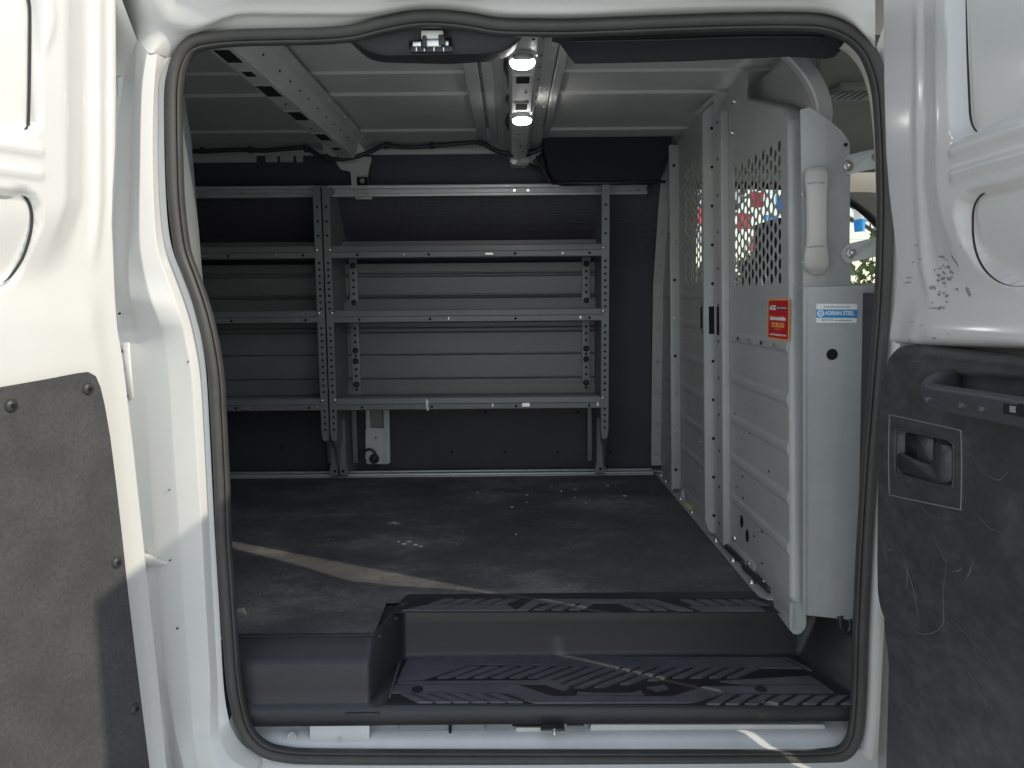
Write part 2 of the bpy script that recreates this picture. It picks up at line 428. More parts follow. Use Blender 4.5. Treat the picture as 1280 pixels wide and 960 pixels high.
# ---- header (above the seal), corner gusset included
top_u = [(u, v) for u, v in SEAL if v < 75 and 225 < u < 1090]
uu = [252, 295, 350, 400, 440, 475, 515, 550, 585, 620, 660, 720, 780, 840, 920, 1000, 1035, 1062, 1082, 1094]
def sealv(u):
    best = [p for p in SEAL if p[1] < 90]; best = [(218, 92)]+[p for p in best if p[0] > 218]
    return interp(best, u)
hdr = [[], [], [], [], [], [], []]
for u in uu:
    sv = sealv(u); x = u
    k = sm((u-240)/60)*(1-sm((u-1040)/50))
    hdr[0].append(PY(x, sv-2, 1.585)); 
    hdr[1].append(PY(x, sv-9, 1.578))
    hdr[2].append(PY(x+(-6*(1-sm((u-218)/40))), min(sv-13, lerp(60, 22, k)), 1.560))
    hdr[3].append(PY(x+(-20*(1-sm((u-218)/60))), min(sv-17, lerp(45, 17, k)), 1.545))
    hdr[4].append(PY(x+(-40*(1-sm((u-218)/80))), min(sv-24, lerp(22, 6, k)), 1.534))
    hdr[5].append(PY(x+(-55*(1-sm((u-218)/80))), -16, 1.512))
    hdr[6].append(PY(x+(-60*(1-sm((u-218)/80))), -110, 1.44))
c0_ = [(216,73,1.585),(210,72.5,1.576),(196,67,1.55),(184,64,1.54),(165,40,1.565),(140,14,1.60),(120,-110,1.60)]
c1_ = [(234,60,1.585),(231,54,1.578),(221,47,1.562),(209,40,1.548),(196,22,1.525),(186,-14,1.50),(180,-110,1.48)]
for r_, a_, b_ in zip(hdr, c0_, c1_): r_[0:0] = [PY(*a_), PY(*b_)]
he = MB(); he.grid(patch(hdr, 5, 3), 'white')
he.prism([PY(u, v, 1.606) for u, v in ((130,-80),(300,-80),(300,30),(245,44),(224,66),(214,100),(140,112))], (0, .003, 0), 'white')
he.grid([[V((x, 1.472, .655)), V((x, 1.50, .70)), V((x, 1.75, .76)), V((x, 2.5, .78)), V((x, 3.3, .74)), V((x, 3.5, .62))] for x in (-2.3, -1.2, 0, 1.2, 1.5)], 'white')   # outer roof skin
for x0, x1 in ((-2.3, -.72), (.72, 1.5)):
    he.grid([[V((x, 1.60, .45)), V((x, 1.50, .56)), V((x, 1.472, .655))] for x in (x0, x1)], 'white')
# glue stains on the header near the left corner
def blob(mb, cx, cy, rx, ry, Y, m, n=11, seed=1, hh=.0015):
    rnd = random.Random(seed)
    pts = [PY(cx+rx*math.cos(2*PI*k/n)*rnd.uniform(.6, 1.15), cy+ry*math.sin(2*PI*k/n)*rnd.uniform(.6, 1.15), Y) for k in range(n)]
    mb.prism(pts, (0, -hh, 0), m)
heo = he.build('header', van, fix=False); heo['label'] = 'white header above the door opening'
# ---- right jamb: pale strip beside the seal and the skin to the front of the van
rj = MB()
tj = [rv(v, [u, u+6, u+16, u+26, u+40], [1.58, 1.572, 1.565, 1.575, 1.60]) for v, u in ((60,1096),(120,1107),(240,1115),(400,1112),(520,1100),(650,1090),(760,1084),(850,1081),(905,1078),(960,1072),(1010,1066))]
rj.grid(patch(tj, 4, 4), 'white')
# front skin of the van with the cab door window left open as a hole
def skin(x0, x1, z0, z1): rj.grid([[V((x, 1.60-.17*sm((x-.80)/.06), z)) for x in (.80, .815, .83, .845, .86, 1.0, 1.55)] for z in np.linspace(z0, z1, 4)], 'white')
skin(.80, 1.55, -1.12, .66)
for z0_, z1_ in ((-1.12, .02), (.52, .66)): rj.grid([[V((x, 1.43, z)) for x in (1.55, 2.0, 2.4)] for z in (z0_, z1_)], 'white')
rjo = rj.build('front_pillar', van, fix=False); rjo['label'] = 'white door pillar on the right of the opening'
# hinge straps between pillar and front door (real hinges: they break the sun slit)
# ---- sill below the step
si = MB()
prof = [(1.66, -.905), (1.648, -.935), (1.640, -.950), (1.625, -.957), (1.605, -.962), (1.596, -.972), (1.588, -.982), (1.575, -.988)]
xs = np.linspace(-.60, .79, 40)
si.grid([[V((x, y, z)) for y, z in prof] for x in xs], 'white_in')
# side return of the sill at both ends
for x, sgn in ((-.60, 1), (.79, -1)):
    si.grid([[V((x-sgn*.02*(1-k), y, z+.08*(1-k))) for y, z in prof] for k in (0, .5, 1)], 'white_in')
# outer rocker
si.grid([[V((x, y, z)) for y, z in ((1.577, -.985), (1.57, -1.0), (1.54, -1.012), (1.51, -1.03), (1.50, -1.07), (1.51, -1.14))] for x in np.linspace(-.72, .9, 20)], 'white')
# raised plates, cut-outs and plugs along the sill
def sillbox(u0, u1, v0, v1, Y, m, h=.003):
    a, b, c_, d = PY(u0, v0, Y), PY(u1, v0, Y), PY(u1, v1, Y), PY(u0, v1, Y)
    si.prism(rpoly([a, b, c_, d], .004, 3), (0, -h, 0), m)
sillbox(388, 462, 905, 930, 1.602, 'white_in', .004)
sillbox(500, 561, 900, 917, 1.625, 'steel_d', .006); sillbox(565, 606, 900, 917, 1.625, 'steel_d', .006)
sillbox(561.5, 564.5, 900, 928, 1.618, 'hole', .006)
sillbox(640, 690, 902, 906, 1.625, 'hole', .006); sillbox(645, 690, 908, 916, 1.62, 'white', .005)
sillbox(738, 1030, 904, 917, 1.622, 'white', .006); sillbox(700, 735, 904, 917, 1.625, 'steel_d', .004)
for u, v in ((365, 921), (425, 923)):
    si.disc(PY(u, v, 1.603), (0, -1, .3), .010, 'white_in', .003, 14); si.disc(PY(u, v, 1.599), (0, -1, .3), .006, 'steel', .003, 12)
si.disc(PY(1054, 928, 1.604), (0, -1, .6), .021, 'hole', .006, 18, .013)
for k in range(7):
    si.disc(PY(968+k*7+random.uniform(-2, 2), 934+random.uniform(-1.5, 1.5), 1.592), (0, -.5, 1), random.uniform(.004, .010), 'rust', .0012+k*.0002, 9)
sio = si.build('sill', van, fix=False); sio['label'] = 'pale painted door sill under the step'
la = MB()
la.box(PY(675, 902, 1.60), PY(706, 914, 1.57), 'black', .003); la.dome(PY(693, 913, 1.572), (0, -1, -.3), .006, .014, 'zinc')
la.box(PY(708, 902, 1.61), PY(730, 906, 1.59), 'black', .002)
la.build('lower_latch', van)

# ---- interior shell: floor, walls, roof
fl = MB()
fl.grid([[V((x, y, FZ)) for x in np.linspace(-2.3, .80, 12)] for y in np.linspace(1.86, 3.40, 8)], 'floor', False)
fl.grid([[V((x, y, FZ)) for x in (-2.3, -.62)] for y in (1.68, 1.86)], 'floor', False)
fl.grid([[V((x, y, FZ+.0015)) for x in (-.70, -.27)] for y in (1.845, 1.90)], 'floor', False)
fl.grid([[V((x, y, FZ+.001)) for x in (-.70, -.318)] for y in (1.66, 1.86)], 'floor', False)
fl.box((.80, 1.62, FZ-.1), (2.3, 3.4, FZ), 'floor')
fo = fl.build('floor_mat', van); fo['label'] = 'worn black rubber load floor'
wl = MB()
zz = np.linspace(FZ-.01, .66, 16)
wl.grid([[V((x, WALL(z), z)) for x in (-2.3, -1, 0, .72)] for z in zz], 'liner')
# row of push pins low on the liner
for u, v in ((565,565),(631,565),(697,565),(763,565),(607,515),(722,515),(352,560)):
    wl.disc(PY(u, v, WALL(-.6)-.002), (0, -1, .2), .006, 'hole', .004, 10)
# pale scuffs on the upper liner
for u, v, a, b in ((491,290,2.5,5),(497,293,1.5,3),(455,293,1,1),(480,297,1,1.2),(545,295,1.3,2),(550,291,2,1),(557,280,2,1.2),(630,266,6,.7),(620,279,3,.7),(280,347,7,.9),(285,347,3,.8),(318,347,5,.8),(653,266,1.5,1)):
    p = PY(u, v, WALL(.2)-.004); wl.disc(p, (0, -1, 0), a*.0032, 'scuff_highlight', .001, 7, b*.0032)
wo = wl.build('wall_liner', van, fix=False); wo['label'] = 'dark embossed liner on the far load wall'
ew = MB()
ew.grid([[V((-2.3, y, z)) for y in (1.5, 2.4, 3.4)] for z in (-1.1, 0, .7)], 'roof')                 # rear end
ew.grid([[V((x, 1.66, z)) for x in (-2.3, -1.4, -.80)] for z in (FZ-.05, 0, .66)], 'roof')       # near wall, rear of opening
ew.build('rear_wall', van, fix=False)
# white sheet behind the liner, outer skin of far side
os_ = MB(); os_.grid([[V((x, 3.47-.1*sm((z-.1)/.55), z)) for x in (-2.3, .6)] for z in (-1.12, -.4, .1, .4, .66)], 'white')
os_.build('far_side_skin', van, fix=False)

rf = MB()
ry = [(1.60, .635), (2.19, .637), (2.238, .637), (2.246, .631), (2.30, .633), (2.452, .634), (2.460, .6265), (2.475, .6255), (2.60, .629), (2.80, .630), (2.942, .629), (2.950, .6215), (2.97, .620), (3.10, .618), (3.24, .605), (3.30, .56)]
rf.grid([[V((x, y, z)) for x in np.linspace(-2.3, .78, 14)] for y, z in ry], 'roof', False)
rfo = rf.build('roof_panel', van); rfo['label'] = 'ribbed grey inner roof skin'
def bow(x0, x1, zb, flange, holes, name):
    b = MB(); up = .622
    rows = []
    for y in np.linspace(1.62, 3.26, 24):
        dz = -.035*sm((y-3.05)/.25)
        rows.append([V((x, y, z+dz)) for x, z in ((x0-flange, up-.002), (x0-.022, up-.003), (x0-.018, up-.010), (x0, zb+.004), (x0+.004, zb), (x1-.004, zb), (x1, zb+.004), (x1+.018, up-.010), (x1+.022, up-.003), (x1+flange, up-.002))])
    b.grid(rows, 'roof', False)
    xm = (x0+x1)/2
    for y, w, l in holes:   # pressed frames with a dark opening
        b.prism([V((xm-w-.006, y-l-.012, zb-.0005)), V((xm+w+.006, y-l-.012, zb-.0005)), V((xm+w+.006, y+l+.012, zb-.0005)), V((xm-w-.006, y+l+.012, zb-.0005))], (0, 0, -.0015), 'roof')
        b.prism([V((xm-w, y-l, zb-.002)), V((xm+w, y-l, zb-.002)), V((xm+w, y+l, zb-.002)), V((xm-w, y+l, zb-.002))], (0, 0, -.001), 'hole')
    # weld nuts and small holes
    for k in range(14):
        y = 1.75+k*.105+random.uniform(-.02, .02)
        b.disc(V((xm+random.uniform(-.02, .02), y, zb-.0005)), (0, 0, -1), .004, 'hole', .0012, 8)
        b.disc(V((x1+.012, y, up-.028)), (1, 0, -.6), .003, 'hole', .002, 8)
        b.dome(V((x1+flange*.8, y, up-.003)), (0, 0, -1), .004, .004, 'roof', 8, 3)
    return b.build(name, van)
b1 = bow(-.674, -.610, .558, .06, [(1.83, .018, .045), (1.97, .012, .02), (2.13, .020, .05), (2.41, .020, .05), (2.72, .018, .05), (2.92, .012, .02)], 'roof_bow')
b2 = bow(.003, .066, .560, .055, [(2.05, .017, .030), (2.33, .017, .032)], 'roof_bow')
b3 = bow(-1.45, -1.385, .558, .06, [(2.1, .02, .05), (2.6, .02, .05)], 'roof_bow')
# folded seam plates beside the second bow
sp = MB()
for x0, x1, z in ((-.125, -.085, .616), (-.075, -.045, .613), (.125, .15, .616)):
    sp.box((x0, 1.70, z), (x1, 3.15, z+.008), 'roof', .003)
sp.build('roof_seam', van)
# cant rail along the top of the far wall, with notches
cr = MB()
for u0, u1 in ((150, 322), (334, 348), (352, 368), (372, 380)):
    a = PY(u0, 190, 3.245); b = PY(u1, 190, 3.245)
    cr.box((a.x, 3.215, .562), (b.x, 3.25, .60), 'steel', .003)
cr.box((-2.3, 3.218, .588), (.75, 3.245, .612), 'roof', .004)
# bracket plates where the bows land
p = PY
cr.prism(rpoly([p(415,196,3.16), p(465,196,3.16), p(461,210,3.16), p(459,222,3.16), p(460,236,3.16), p(440,236,3.16), p(438,214,3.16), p(426,212,3.16)], .01), (0, .02, 0), 'roof')
cr.prism(rpoly([p(636,190,3.15), p(676,188,3.15), p(668,206,3.15), p(640,206,3.15)], .01), (0, .02, 0), 'roof')
cr.prism(rpoly([p(399,168,3.10), p(438,166,3.10), p(458,190,3.10), p(420,198,3.10), p(405,190,3.10)], .008), (0, .03, 0), 'roof')
cr.box(p(447, 222, 3.155), p(459, 231, 3.14), 'hole', .001); cr.disc(p(453, 226, 3.138), (0, -1, 0), .010, 'steel_d', .004, 12)
cr.disc(p(642, 201, 3.148), (0, -1, 0), .013, 'zinc', .006, 14); cr.box(p(650, 197, 3.15), p(663, 204, 3.13), 'steel', .002); cr.disc(p(670, 203, 3.14), (0, -1, 0), .014, 'black', .01, 14)
cr.box(p(445, 246, 3.17), p(465, 249, 3.15), 'steel', .002)
cro = cr.build('roof_rail', van); cro['label'] = 'notched grey rail where the roof meets the far wall'
# wiring loom
wh = MB()
loom = [(160,190),(245,189),(300,187),(330,188),(370,185),(385,186),(400,195),(418,199),(440,197),(462,190),(480,182),(495,183),(515,184),(545,182),(590,178),(603,179),(615,186),(630,191),(650,192),(668,190),(678,184)]
wh.tube(cat_rom([PY(u, v, 3.10+random.uniform(-.01, .01)) for u, v in loom], 5), .0095, 'black', 8)
for u, v in ((253,188),(313,187),(383,186),(408,197),(483,182),(540,182),(601,178),(640,192),(660,191)):
    q = PY(u, v, 3.095); wh.tube([q+V((-.008, 0, 0)), q+V((.008, 0, 0))], .0135, 'black', 8)
drop = [(633,72),(632,85),(636,96),(637,106),(638,116),(634,124),(638,133),(637,142),(633,152),(636,160),(639,170),(640,181),(641,190)]
ys = np.linspace(1.98, 3.10, len(drop))
wh.tube(cat_rom([PZ(u, v, .583 if v < 165 else .57) if v < 165 else PY(u, v, 3.05) for (u, v) in drop], 5), .006, 'black', 8)
wh.tube(cat_rom([PZ(633,73,.578), PZ(638,75,.556), PZ(645,75,.552), PZ(651,70,.556)], 5), .005, 'black', 8)
wh.tube(cat_rom([PY(662,205,3.12), PY(672,212,3.1), PY(680,218,3.09), PY(688,227,3.08)], 4), .006, 'black', 8)
who = wh.build('wiring_loom', van); who['label'] = 'black taped wiring loom along the roof edge'
# dome lamps (lit in the photograph)
for u, v in ((653, 74), (652.5, 147.5)):
    c0 = PZ(u, v, .556); l = MB()
    ring = lambda r, z, k=1.0: [V((c0.x+.030*r*math.cos(t), c0.y+.046*r*k*math.sin(t), z)) for t in np.linspace(0, 2*PI, 25)[:-1]]
    rows = [ring(1.12, .560), ring(1.12, .552), ring(1.0, .549)]
    rows = [r+[r[0]] for r in rows]; l.grid(rows, 'bluew', True)
    lo = l.build('dome_lamp', van)
    e = MB(); rows = [ring(1.0, .549), ring(.9, .543), ring(.5, .541), ring(.02, .5405)]
    e.grid([r+[r[0]] for r in rows], 'lamp', True); e.build('lens', lo)
    if v < 100:
        k = MB(); k.disc(V((c0.x, c0.y-.052, .549)), (0, 0, -1), .024, 'steel_d', .006, 16, .02); k.build('lamp_switch', lo)

# carpeted box at the far top right, black flap behind the header, latch cover
cb = MB()
f = [p(676,166,3.06), p(842,160,3.06), p(836,200,3.06), p(826,226,3.06), p(700,228,3.06), p(688,218,3.06)]
cb.prism(rpoly(f, .03, 5), (0, .26, 0), 'carpet')
cb.tube([p(690, 229, 3.05), p(760, 229, 3.05), p(832, 227, 3.05)], .006, 'black', 8)
cb.tube([p(671,195,3.07), p(678,212,3.06), p(688,228,3.05)], .006, 'black', 8)
cbo = cb.build('carpet_trim', van); cbo['label'] = 'black carpeted trim block above the shelf rail'
hf = MB()
rows = []
for u in np.linspace(690, 1062, 40):
    bot = interp([(690, 52), (705, 56), (712, 77), (720, 80), (850, 77), (985, 71), (1020, 73), (1040, 74), (1052, 62), (1062, 50)], u)
    tp = 36
    rows.append([PY(u, tp, 1.60), PY(u, tp+8, 1.635), PY(u, lerp(tp, bot, .5)+4, 1.66), PY(u, bot-3, 1.665), PY(u, bot, 1.675), PY(u, bot-2, 1.70), PY(u, bot-14, 1.90)])
hf.grid(rows, 'carpet')
hf.tube(cat_rom([PY(u, v, 1.632) for u, v in ((716,52),(760,51),(850,49),(940,46),(1030,46))], 5), .0025, 'black', 6)
hfo = hf.build('header_trim', van, fix=False); hfo['label'] = 'black fabric trim hanging behind the header on the right'
# the rest of the header's underside: grey steel closing to the roof
hu = MB()
hu.grid([[PY(u, min(sealv(min(max(u, 219), 1093))+8, 60), 1.60), V((PY(u, 50, 1.60).x, 1.70, .58)), V((PY(u, 50, 1.60).x, 1.74, .635))] for u in np.linspace(140, 1100, 40)], 'roof')
hu.build('header_inner', van, fix=False)
lc = MB()
rows = []
for k in range(41):
    t = k/40; u = lerp(428, 662, t)
    topv = sealv(u)+8
    bot = interp([(428, 45), (440, 55), (455, 69), (465, 75), (480, 78), (560, 80), (610, 77), (630, 73), (643, 64), (652, 46), (662, 42)], u)
    edge = interp([(428, 44.5), (442, 51), (460, 64), (480, 69.5), (600, 67.5), (628, 64), (643, 56), (652, 45), (662, 41.5)], u)
    rows.append([PY(u, topv-3, 1.592), PY(u, topv, 1.606), PY(u, lerp(topv, edge, .5), 1.622), PY(u, edge-.5, 1.622), PY(u, edge+1, 1.63), PY(u, lerp(edge, bot, .6)+.5, 1.70), PY(u, bot+.3, 1.74), PY(u, bot-6, 1.80)])
lc.grid(rows, 'black')
lco = lc.build('latch_cover', van, fix=False); lco['label'] = 'moulded black plastic cover over the upper door latch'
ls = MB()
ls.prism([p(511,53,1.618), p(518,51,1.618), p(564,48,1.618), p(566,60,1.618), p(520,63,1.618), p(512,62,1.618)], (0, -.004, 0), 'hole')
ls.box(p(516, 53, 1.614), p(527, 58, 1.605), 'zinc', .002); ls.box(p(532, 52, 1.614), p(552, 58, 1.600), 'zinc', .002); ls.box(p(556, 52, 1.614), p(561, 57, 1.605), 'zinc', .002)
ls.box(p(528, 42.5, 1.62), p(554, 47.5, 1.598), 'bluew', .002); ls.box(p(529, 48, 1.613), p(533, 58, 1.595), 'black', .001); ls.box(p(549, 47, 1.613), p(556, 56, 1.595), 'black', .001)
ls.box(p(514, 60, 1.616), p(566, 64.5, 1.606), 'black', .001)
for u in (520, 530, 542, 554): ls.box(p(u, 60, 1.607), p(u+1.2, 64, 1.603), 'zinc')
ls.build('latch', lco)

# interior rear pillar trim at the far left, belt anchor, floor and shelf rails
dp = MB()
dp.grid(patch([[PY(u, v, Y) for u, Y in zip(us, (1.64, 1.66, 1.72, 1.80, 1.82))] for v, us in
        ((120,(224,226,228,231,228)), (150,(225,228,232,235,232)), (175,(225,229,235,239,236)), (240,(226,231,240,244.5,242)), (300,(228,234,245,249.5,247)), (345,(236,241,249,253,251)), (420,(255,258,259,260,259)), (500,(262,265,266,267,266)))], 5, 4), 'steel_d')
dpo = dp.build('pillar_trim', van, fix=False)
ba = MB()
Yb = WALL(-.6)-.07
def bp_(u, v): return PY(u, v, Yb)
ba.box(bp_(456.5, 508), bp_(463, 538)+V((0, .02, 0)), 'white_in', .003); ba.box(bp_(479, 508), bp_(486, 538)+V((0, .02, 0)), 'white_in', .003)
ba.prism(rpoly([bp_(457,535), bp_(486,535), bp_(487,578), bp_(484,580), bp_(459,580), bp_(457,577)], .008), (0, .02, 0), 'white_in')
ba.prism(rpoly([bp_(480,510)+V((0,-.012,0)), bp_(487,510)+V((0,-.012,0)), bp_(488,578)+V((0,-.012,0)), bp_(482,580)+V((0,-.012,0))], .005), (0, .012, 0), 'white_in')
ba.box(bp_(457, 508)+V((0, .035, 0)), bp_(487, 580)+V((0, .07, 0)), 'steel_d')
ba.disc(bp_(470, 547)+V((0, -.001, 0)), (0, -1, 0), .004, 'hole', .002)
bao = ba.build('belt_anchor', van); bao['label'] = 'white pressed belt anchor bracket below the shelf'
tr = MB()
c0 = bp_(463, 569)+V((0, -.02, 0))
tr.tube([c0+V((.026*math.cos(t), 0, .030*math.sin(t))) for t in np.linspace(-.6, PI+.9, 16)], .006, 'black', 8)
tr.dome(c0+V((.02, .0, -.012)), (0, -1, .3), .022, .03, 'black'); tr.build('tie_ring', bao)
ft = MB()
xl, xr = -2.2, PY(815, 590, 3.27).x
for y0, y1, z in ((3.215, 3.238, .004), (3.238, 3.262, .010), (3.262, 3.275, .004), (3.285, 3.30, .012)):
    ft.box((xl, y0, FZ+.0005), (xr, y1, FZ+z), 'dull_alu', .001)
fto = ft.build('floor_track', van); fto['label'] = 'aluminium cover strip at the foot of the far wall'
rl = MB()
x0, x1 = PY(180, 238, 3.19).x, PY(808, 238, 3.19).x
za, zb = PY(640, 231, 3.19).z, PY(640, 245, 3.19).z
for a, b, y in ((0, .28, 3.165), (.28, .72, 3.185), (.72, 1, 3.165)):
    rl.box((x0, y, lerp(za, zb, a)), (x1, 3.205, lerp(za, zb, b)), 'dull_alu', .001)
for u in (643, 660, 745, 798): rl.disc(PY(u, 238, 3.184), (0, -1, 0), .006, 'zinc', .003, 10)
rl.box((x1+.001, 3.16, zb), (x1+.012, 3.205, za), 'black', .002)
rlo = rl.build('shelf_rail', van); rlo['label'] = 'bright aluminium rail along the top of the shelving'
# floor bracket left of step
fb = MB(); q = PZ(300, 762, FZ+.012); fb.box(q+V((-.05, -.012, -.012)), q+V((.018, .016, 0)), 'alu', .002); fb.box(q+V((-.05, -.004, 0)), q+V((.012, .006, .006)), 'zinc', .001); fb.build('floor_bracket', van)

# ================================================================== STEP WELL
sw = MB()
def lp(x, hi):
    """profile (y, z) at station x: hi=1 raised floor edge, 0 = step well"""
    A = [(1.672, -.752), (1.662, -.7545), (1.640, -.773), (1.622, -.786), (1.613, -.793), (1.6095, -.803), (1.606, -.850), (1.603, -.880), (1.600, -.884), (1.592, -.890), (1.590, -.900), (1.590, -.928), (1.60, -.930)]
    B = [(1.895, -.7505), (1.860, -.7505), (1.845, -.751), (1.834, -.755), (1.829, -.764), (1.826, -.80), (1.822, -.870), (1.818, -.881), (1.808, -.885), (1.612, -.885), (1.596, -.888), (1.591, -.928), (1.60, -.930)]
    return [V((x, lerp(b[0], a[0], hi), lerp(b[1], a[1], hi))) for a, b in zip(A, B)]
sta = [(-.66, 1), (-.50, 1), (-.40, 1), (-.335, 1), (-.324, .995), (-.319, .97), (-.315, .92), (-.300, .58), (-.284, .20), (-.279, .09), (-.274, .02), (-.266, 0), (-.15, 0), (0, 0), (.2, 0), (.4, 0), (.6, 0)]
rows = [lp(x, h) for x, h in sta]
# right end: the wall of the well rises along a diagonal
def diag(t):
    """t 0..1 from tread edge to raised shoulder on the right"""
    A = lp(0, 1); B = lp(0, 0); out = []
    for i, (a, b) in enumerate(zip(A, B)):
        y = lerp(b.y, a.y, 0); f = (1.90-b.y)/.30          # front is farther right
        x = .675+.085*min(1, max(0, f))+t*.075
        z = lerp(b.z, max(b.z, -.752-.03*max(0, f)), sm(t)*(1 if i < 10 else 0))
        out.append(V((x, b.y, z)))
    return out
for t in (0, .06, .2, .5, .8, .95, 1): rows.append(diag(t))
rows.append([q+V((.06, 0, 0)) for q in rows[-1]])
sw.grid(rows, 'step')
sw.box((-.40, 1.775, -.766), (-.280, 1.92, -.7605), 'step'); sw.box((-.40, 1.68, -.768), (-.304, 1.80, -.7615), 'step')
# end cap on the left
sw.add([q.copy() for q in rows[0]]+[V((-.66, 1.672, -.93))], [list(range(len(rows[0])+1))], 'step')
# lower flange drops at the two tabs
for u0, u1 in ((432, 474),):
    a = PY(u0, 893, 1.589); b = PY(u1, 897, 1.589); sw.box((a.x, 1.585, a.z-.004), (b.x, 1.6, a.z+.004), 'step', .001)
swo = sw.build('step_well', van, fix=False); swo['label'] = 'black moulded step well with ribbed treads'
TZ = -.8848
NT = [0]
def onT(pts, mb, m, h=.0035, z=TZ):
    NT[0] += 1
    mb.prism([PZ(u, v, z) for u, v in pts], (0, 0, h+.00002*NT[0]), m)
tp = MB()
onT([(505,821.5),(984,824),(1012,838),(1072,884),(484,880),(494,846)], tp, 'treadbase', .0012)
b0 = TZ+.0012
onT([(510,823),(978,825.5),(1003,836.5),(588,831.5),(530,850),(497,853)], tp, 'tread', .004, b0)
onT([(500,853.5),(690,852),(713,862),(707,865),(680,856),(496,856.5)], tp, 'tread', .004, b0)
onT([(494,858.5),(645,857),(690,872),(840,872.5),(880,860),(1030,858),(1043,868),(908,868),(865,879.5),(668,880),(632,867.5),(490,867)], tp, 'tread', .004, b0)
onT([(722,866.5),(738,868),(790,868),(801,864.5),(806,871),(720,871)], tp, 'tread', .004, b0)
onT([(808,861),(830,858),(836,862),(819,866)], tp, 'tread', .004, b0)
onT([(985,848),(1012,846.5),(1029,857),(940,857.5),(900,853)], tp, 'tread', .004, b0)
for i in range(6):
    a = 499+22.6*i; onT([(a-(4 if i else -2), 868.8), (a+10, 868.5), (a+42, 879.3), (a+24, 879.3)], tp, 'tread', .004, b0)
for i in range(17):
    bu = 547+22.6*i; tu = 588+22.0*i; vb = 848.5; k = 1.0
    if 6 <= i <= 12:
        vb = 848.5+[4, 9, 13, 14, 13, 9, 4][i-6]*.9; k = (vb-835)/(848.5-835); bu = tu-(tu-bu)*k
    if tu > 945: break
    onT([(bu, vb), (bu+13, vb), (tu+13, 834.5), (tu, 834.5)], tp, 'tread', .004, b0)
for i in range(8):
    a = 883+24*i; onT([(a, 881.5), (a+16, 881.8), (a+36-i*.4, 870.3+i*.2), (a+22-i*.4, 870.3+i*.2)], tp, 'tread', .004, b0)
for u, v in ((522,862.5),(714,867),(812,867),(951,862)):
    tp.disc(PZ(u, v, b0+.003), (0, 0, 1), .013, 'treadbase', .003, 14)
onT([(508,820.3),(985,823.2),(1016,839),(1014,840),(984,824.5),(508,821.5),(503,823),(488,872),(486,872),(500,822)], tp, 'tread', .003, b0)
tpo = tp.build('tread_pad', swo); tpo['label'] = 'lower step pad with slanted grey ribs'
up_ = MB()
z2 = -.7503
onT([(492,766),(520,748.5),(955,749),(975,767)], up_, 'treadbase', .001, z2)
z3 = z2+.001
onT([(503,764.5),(533,757.5),(634,757.5),(645,764.5)], up_, 'tread', .003, z3)
onT([(645,764.3),(668,750.3),(818,750.8),(866,764.5),(846,764.5),(812,754.8),(676,754.8),(660,764.3)], up_, 'tread', .003, z3)
onT([(862,759.5),(948,759.5),(956,765),(876,765)], up_, 'tread', .003, z3)
for i in range(5): onT([(537+20*i,756.3),(551+20*i,756.3),(569+20*i,750),(556+20*i,750)], up_, 'tread', .003, z3)
for i in range(3):
    onT([(667+22*i,763.5),(681+22*i,763.5),(701+20*i,756.5),(688+20*i,756.5)], up_, 'tread', .003, z3)
    if i < 2: onT([(776+22*i,756.5),(790+22*i,756.5),(812+22*i,764),(797+22*i,764)], up_, 'tread', .003, z3)
for i in range(5): onT([(850+20*i,751.2),(863+20*i,751.2),(882+20*i,758),(868+20*i,758)], up_, 'tread', .003, z3)
upo = up_.build('tread_pad', swo); upo['label'] = 'narrow ribbed pad along the top edge of the step'

# ================================================================== SIDE DOORS
def door_sheet(base, d, n, zlo, zhi, width, edge, hfun, NS, NZ, matn, mb, roll=True, s_pow=1.6, cham=0):
    """inner panel of an open door as a real height field on the plane base + s*d + z"""
    rows = []
    for i in range(NZ):
        z = lerp(zlo, zhi, i/(NZ-1)); s0 = 0.0
        for _ in range(6):
            q = base+d*s0+V((0, 0, z-base.z)); u, v = pix(q)
            q2 = q+d*.01; du = (pix(q2)[0]-u)/.01
            s0 += (edge(v)-u)/du
        rr = []
        for j in range(NS):
            t = j/(NS-1); s = s0+(width-s0)*t**s_pow
            q = base+d*s+V((0, 0, z-base.z)); u, v = pix(q)
            rr.append(q+n*hfun(u, v, s-s0, z))
        if roll:
            e = rr[0]; k = sm((z-.02)/.2)*cham; rr = [e-n*.055+d*(.006+.065*k), e-n*.035+d*(.001+.036*k), e-n*.010+d*(-.001+.010*k), e-n*.003+d*.0004]+rr
        rows.append(rr)
    mb.grid(rows, matn)
    return rows
def gauss(x, w): return math.exp(-(x/w)**2)
def rbox(u, v, u0, u1, v0, v1, r):
    """signed distance (px) to a rounded box, negative inside"""
    cx, cy = (u0+u1)/2, (v0+v1)/2; qx = abs(u-cx)-(u1-u0)/2+r; qy = abs(v-cy)-(v1-v0)/2+r
    return math.hypot(max(qx, 0), max(qy, 0))+min(max(qx, qy), 0)-r

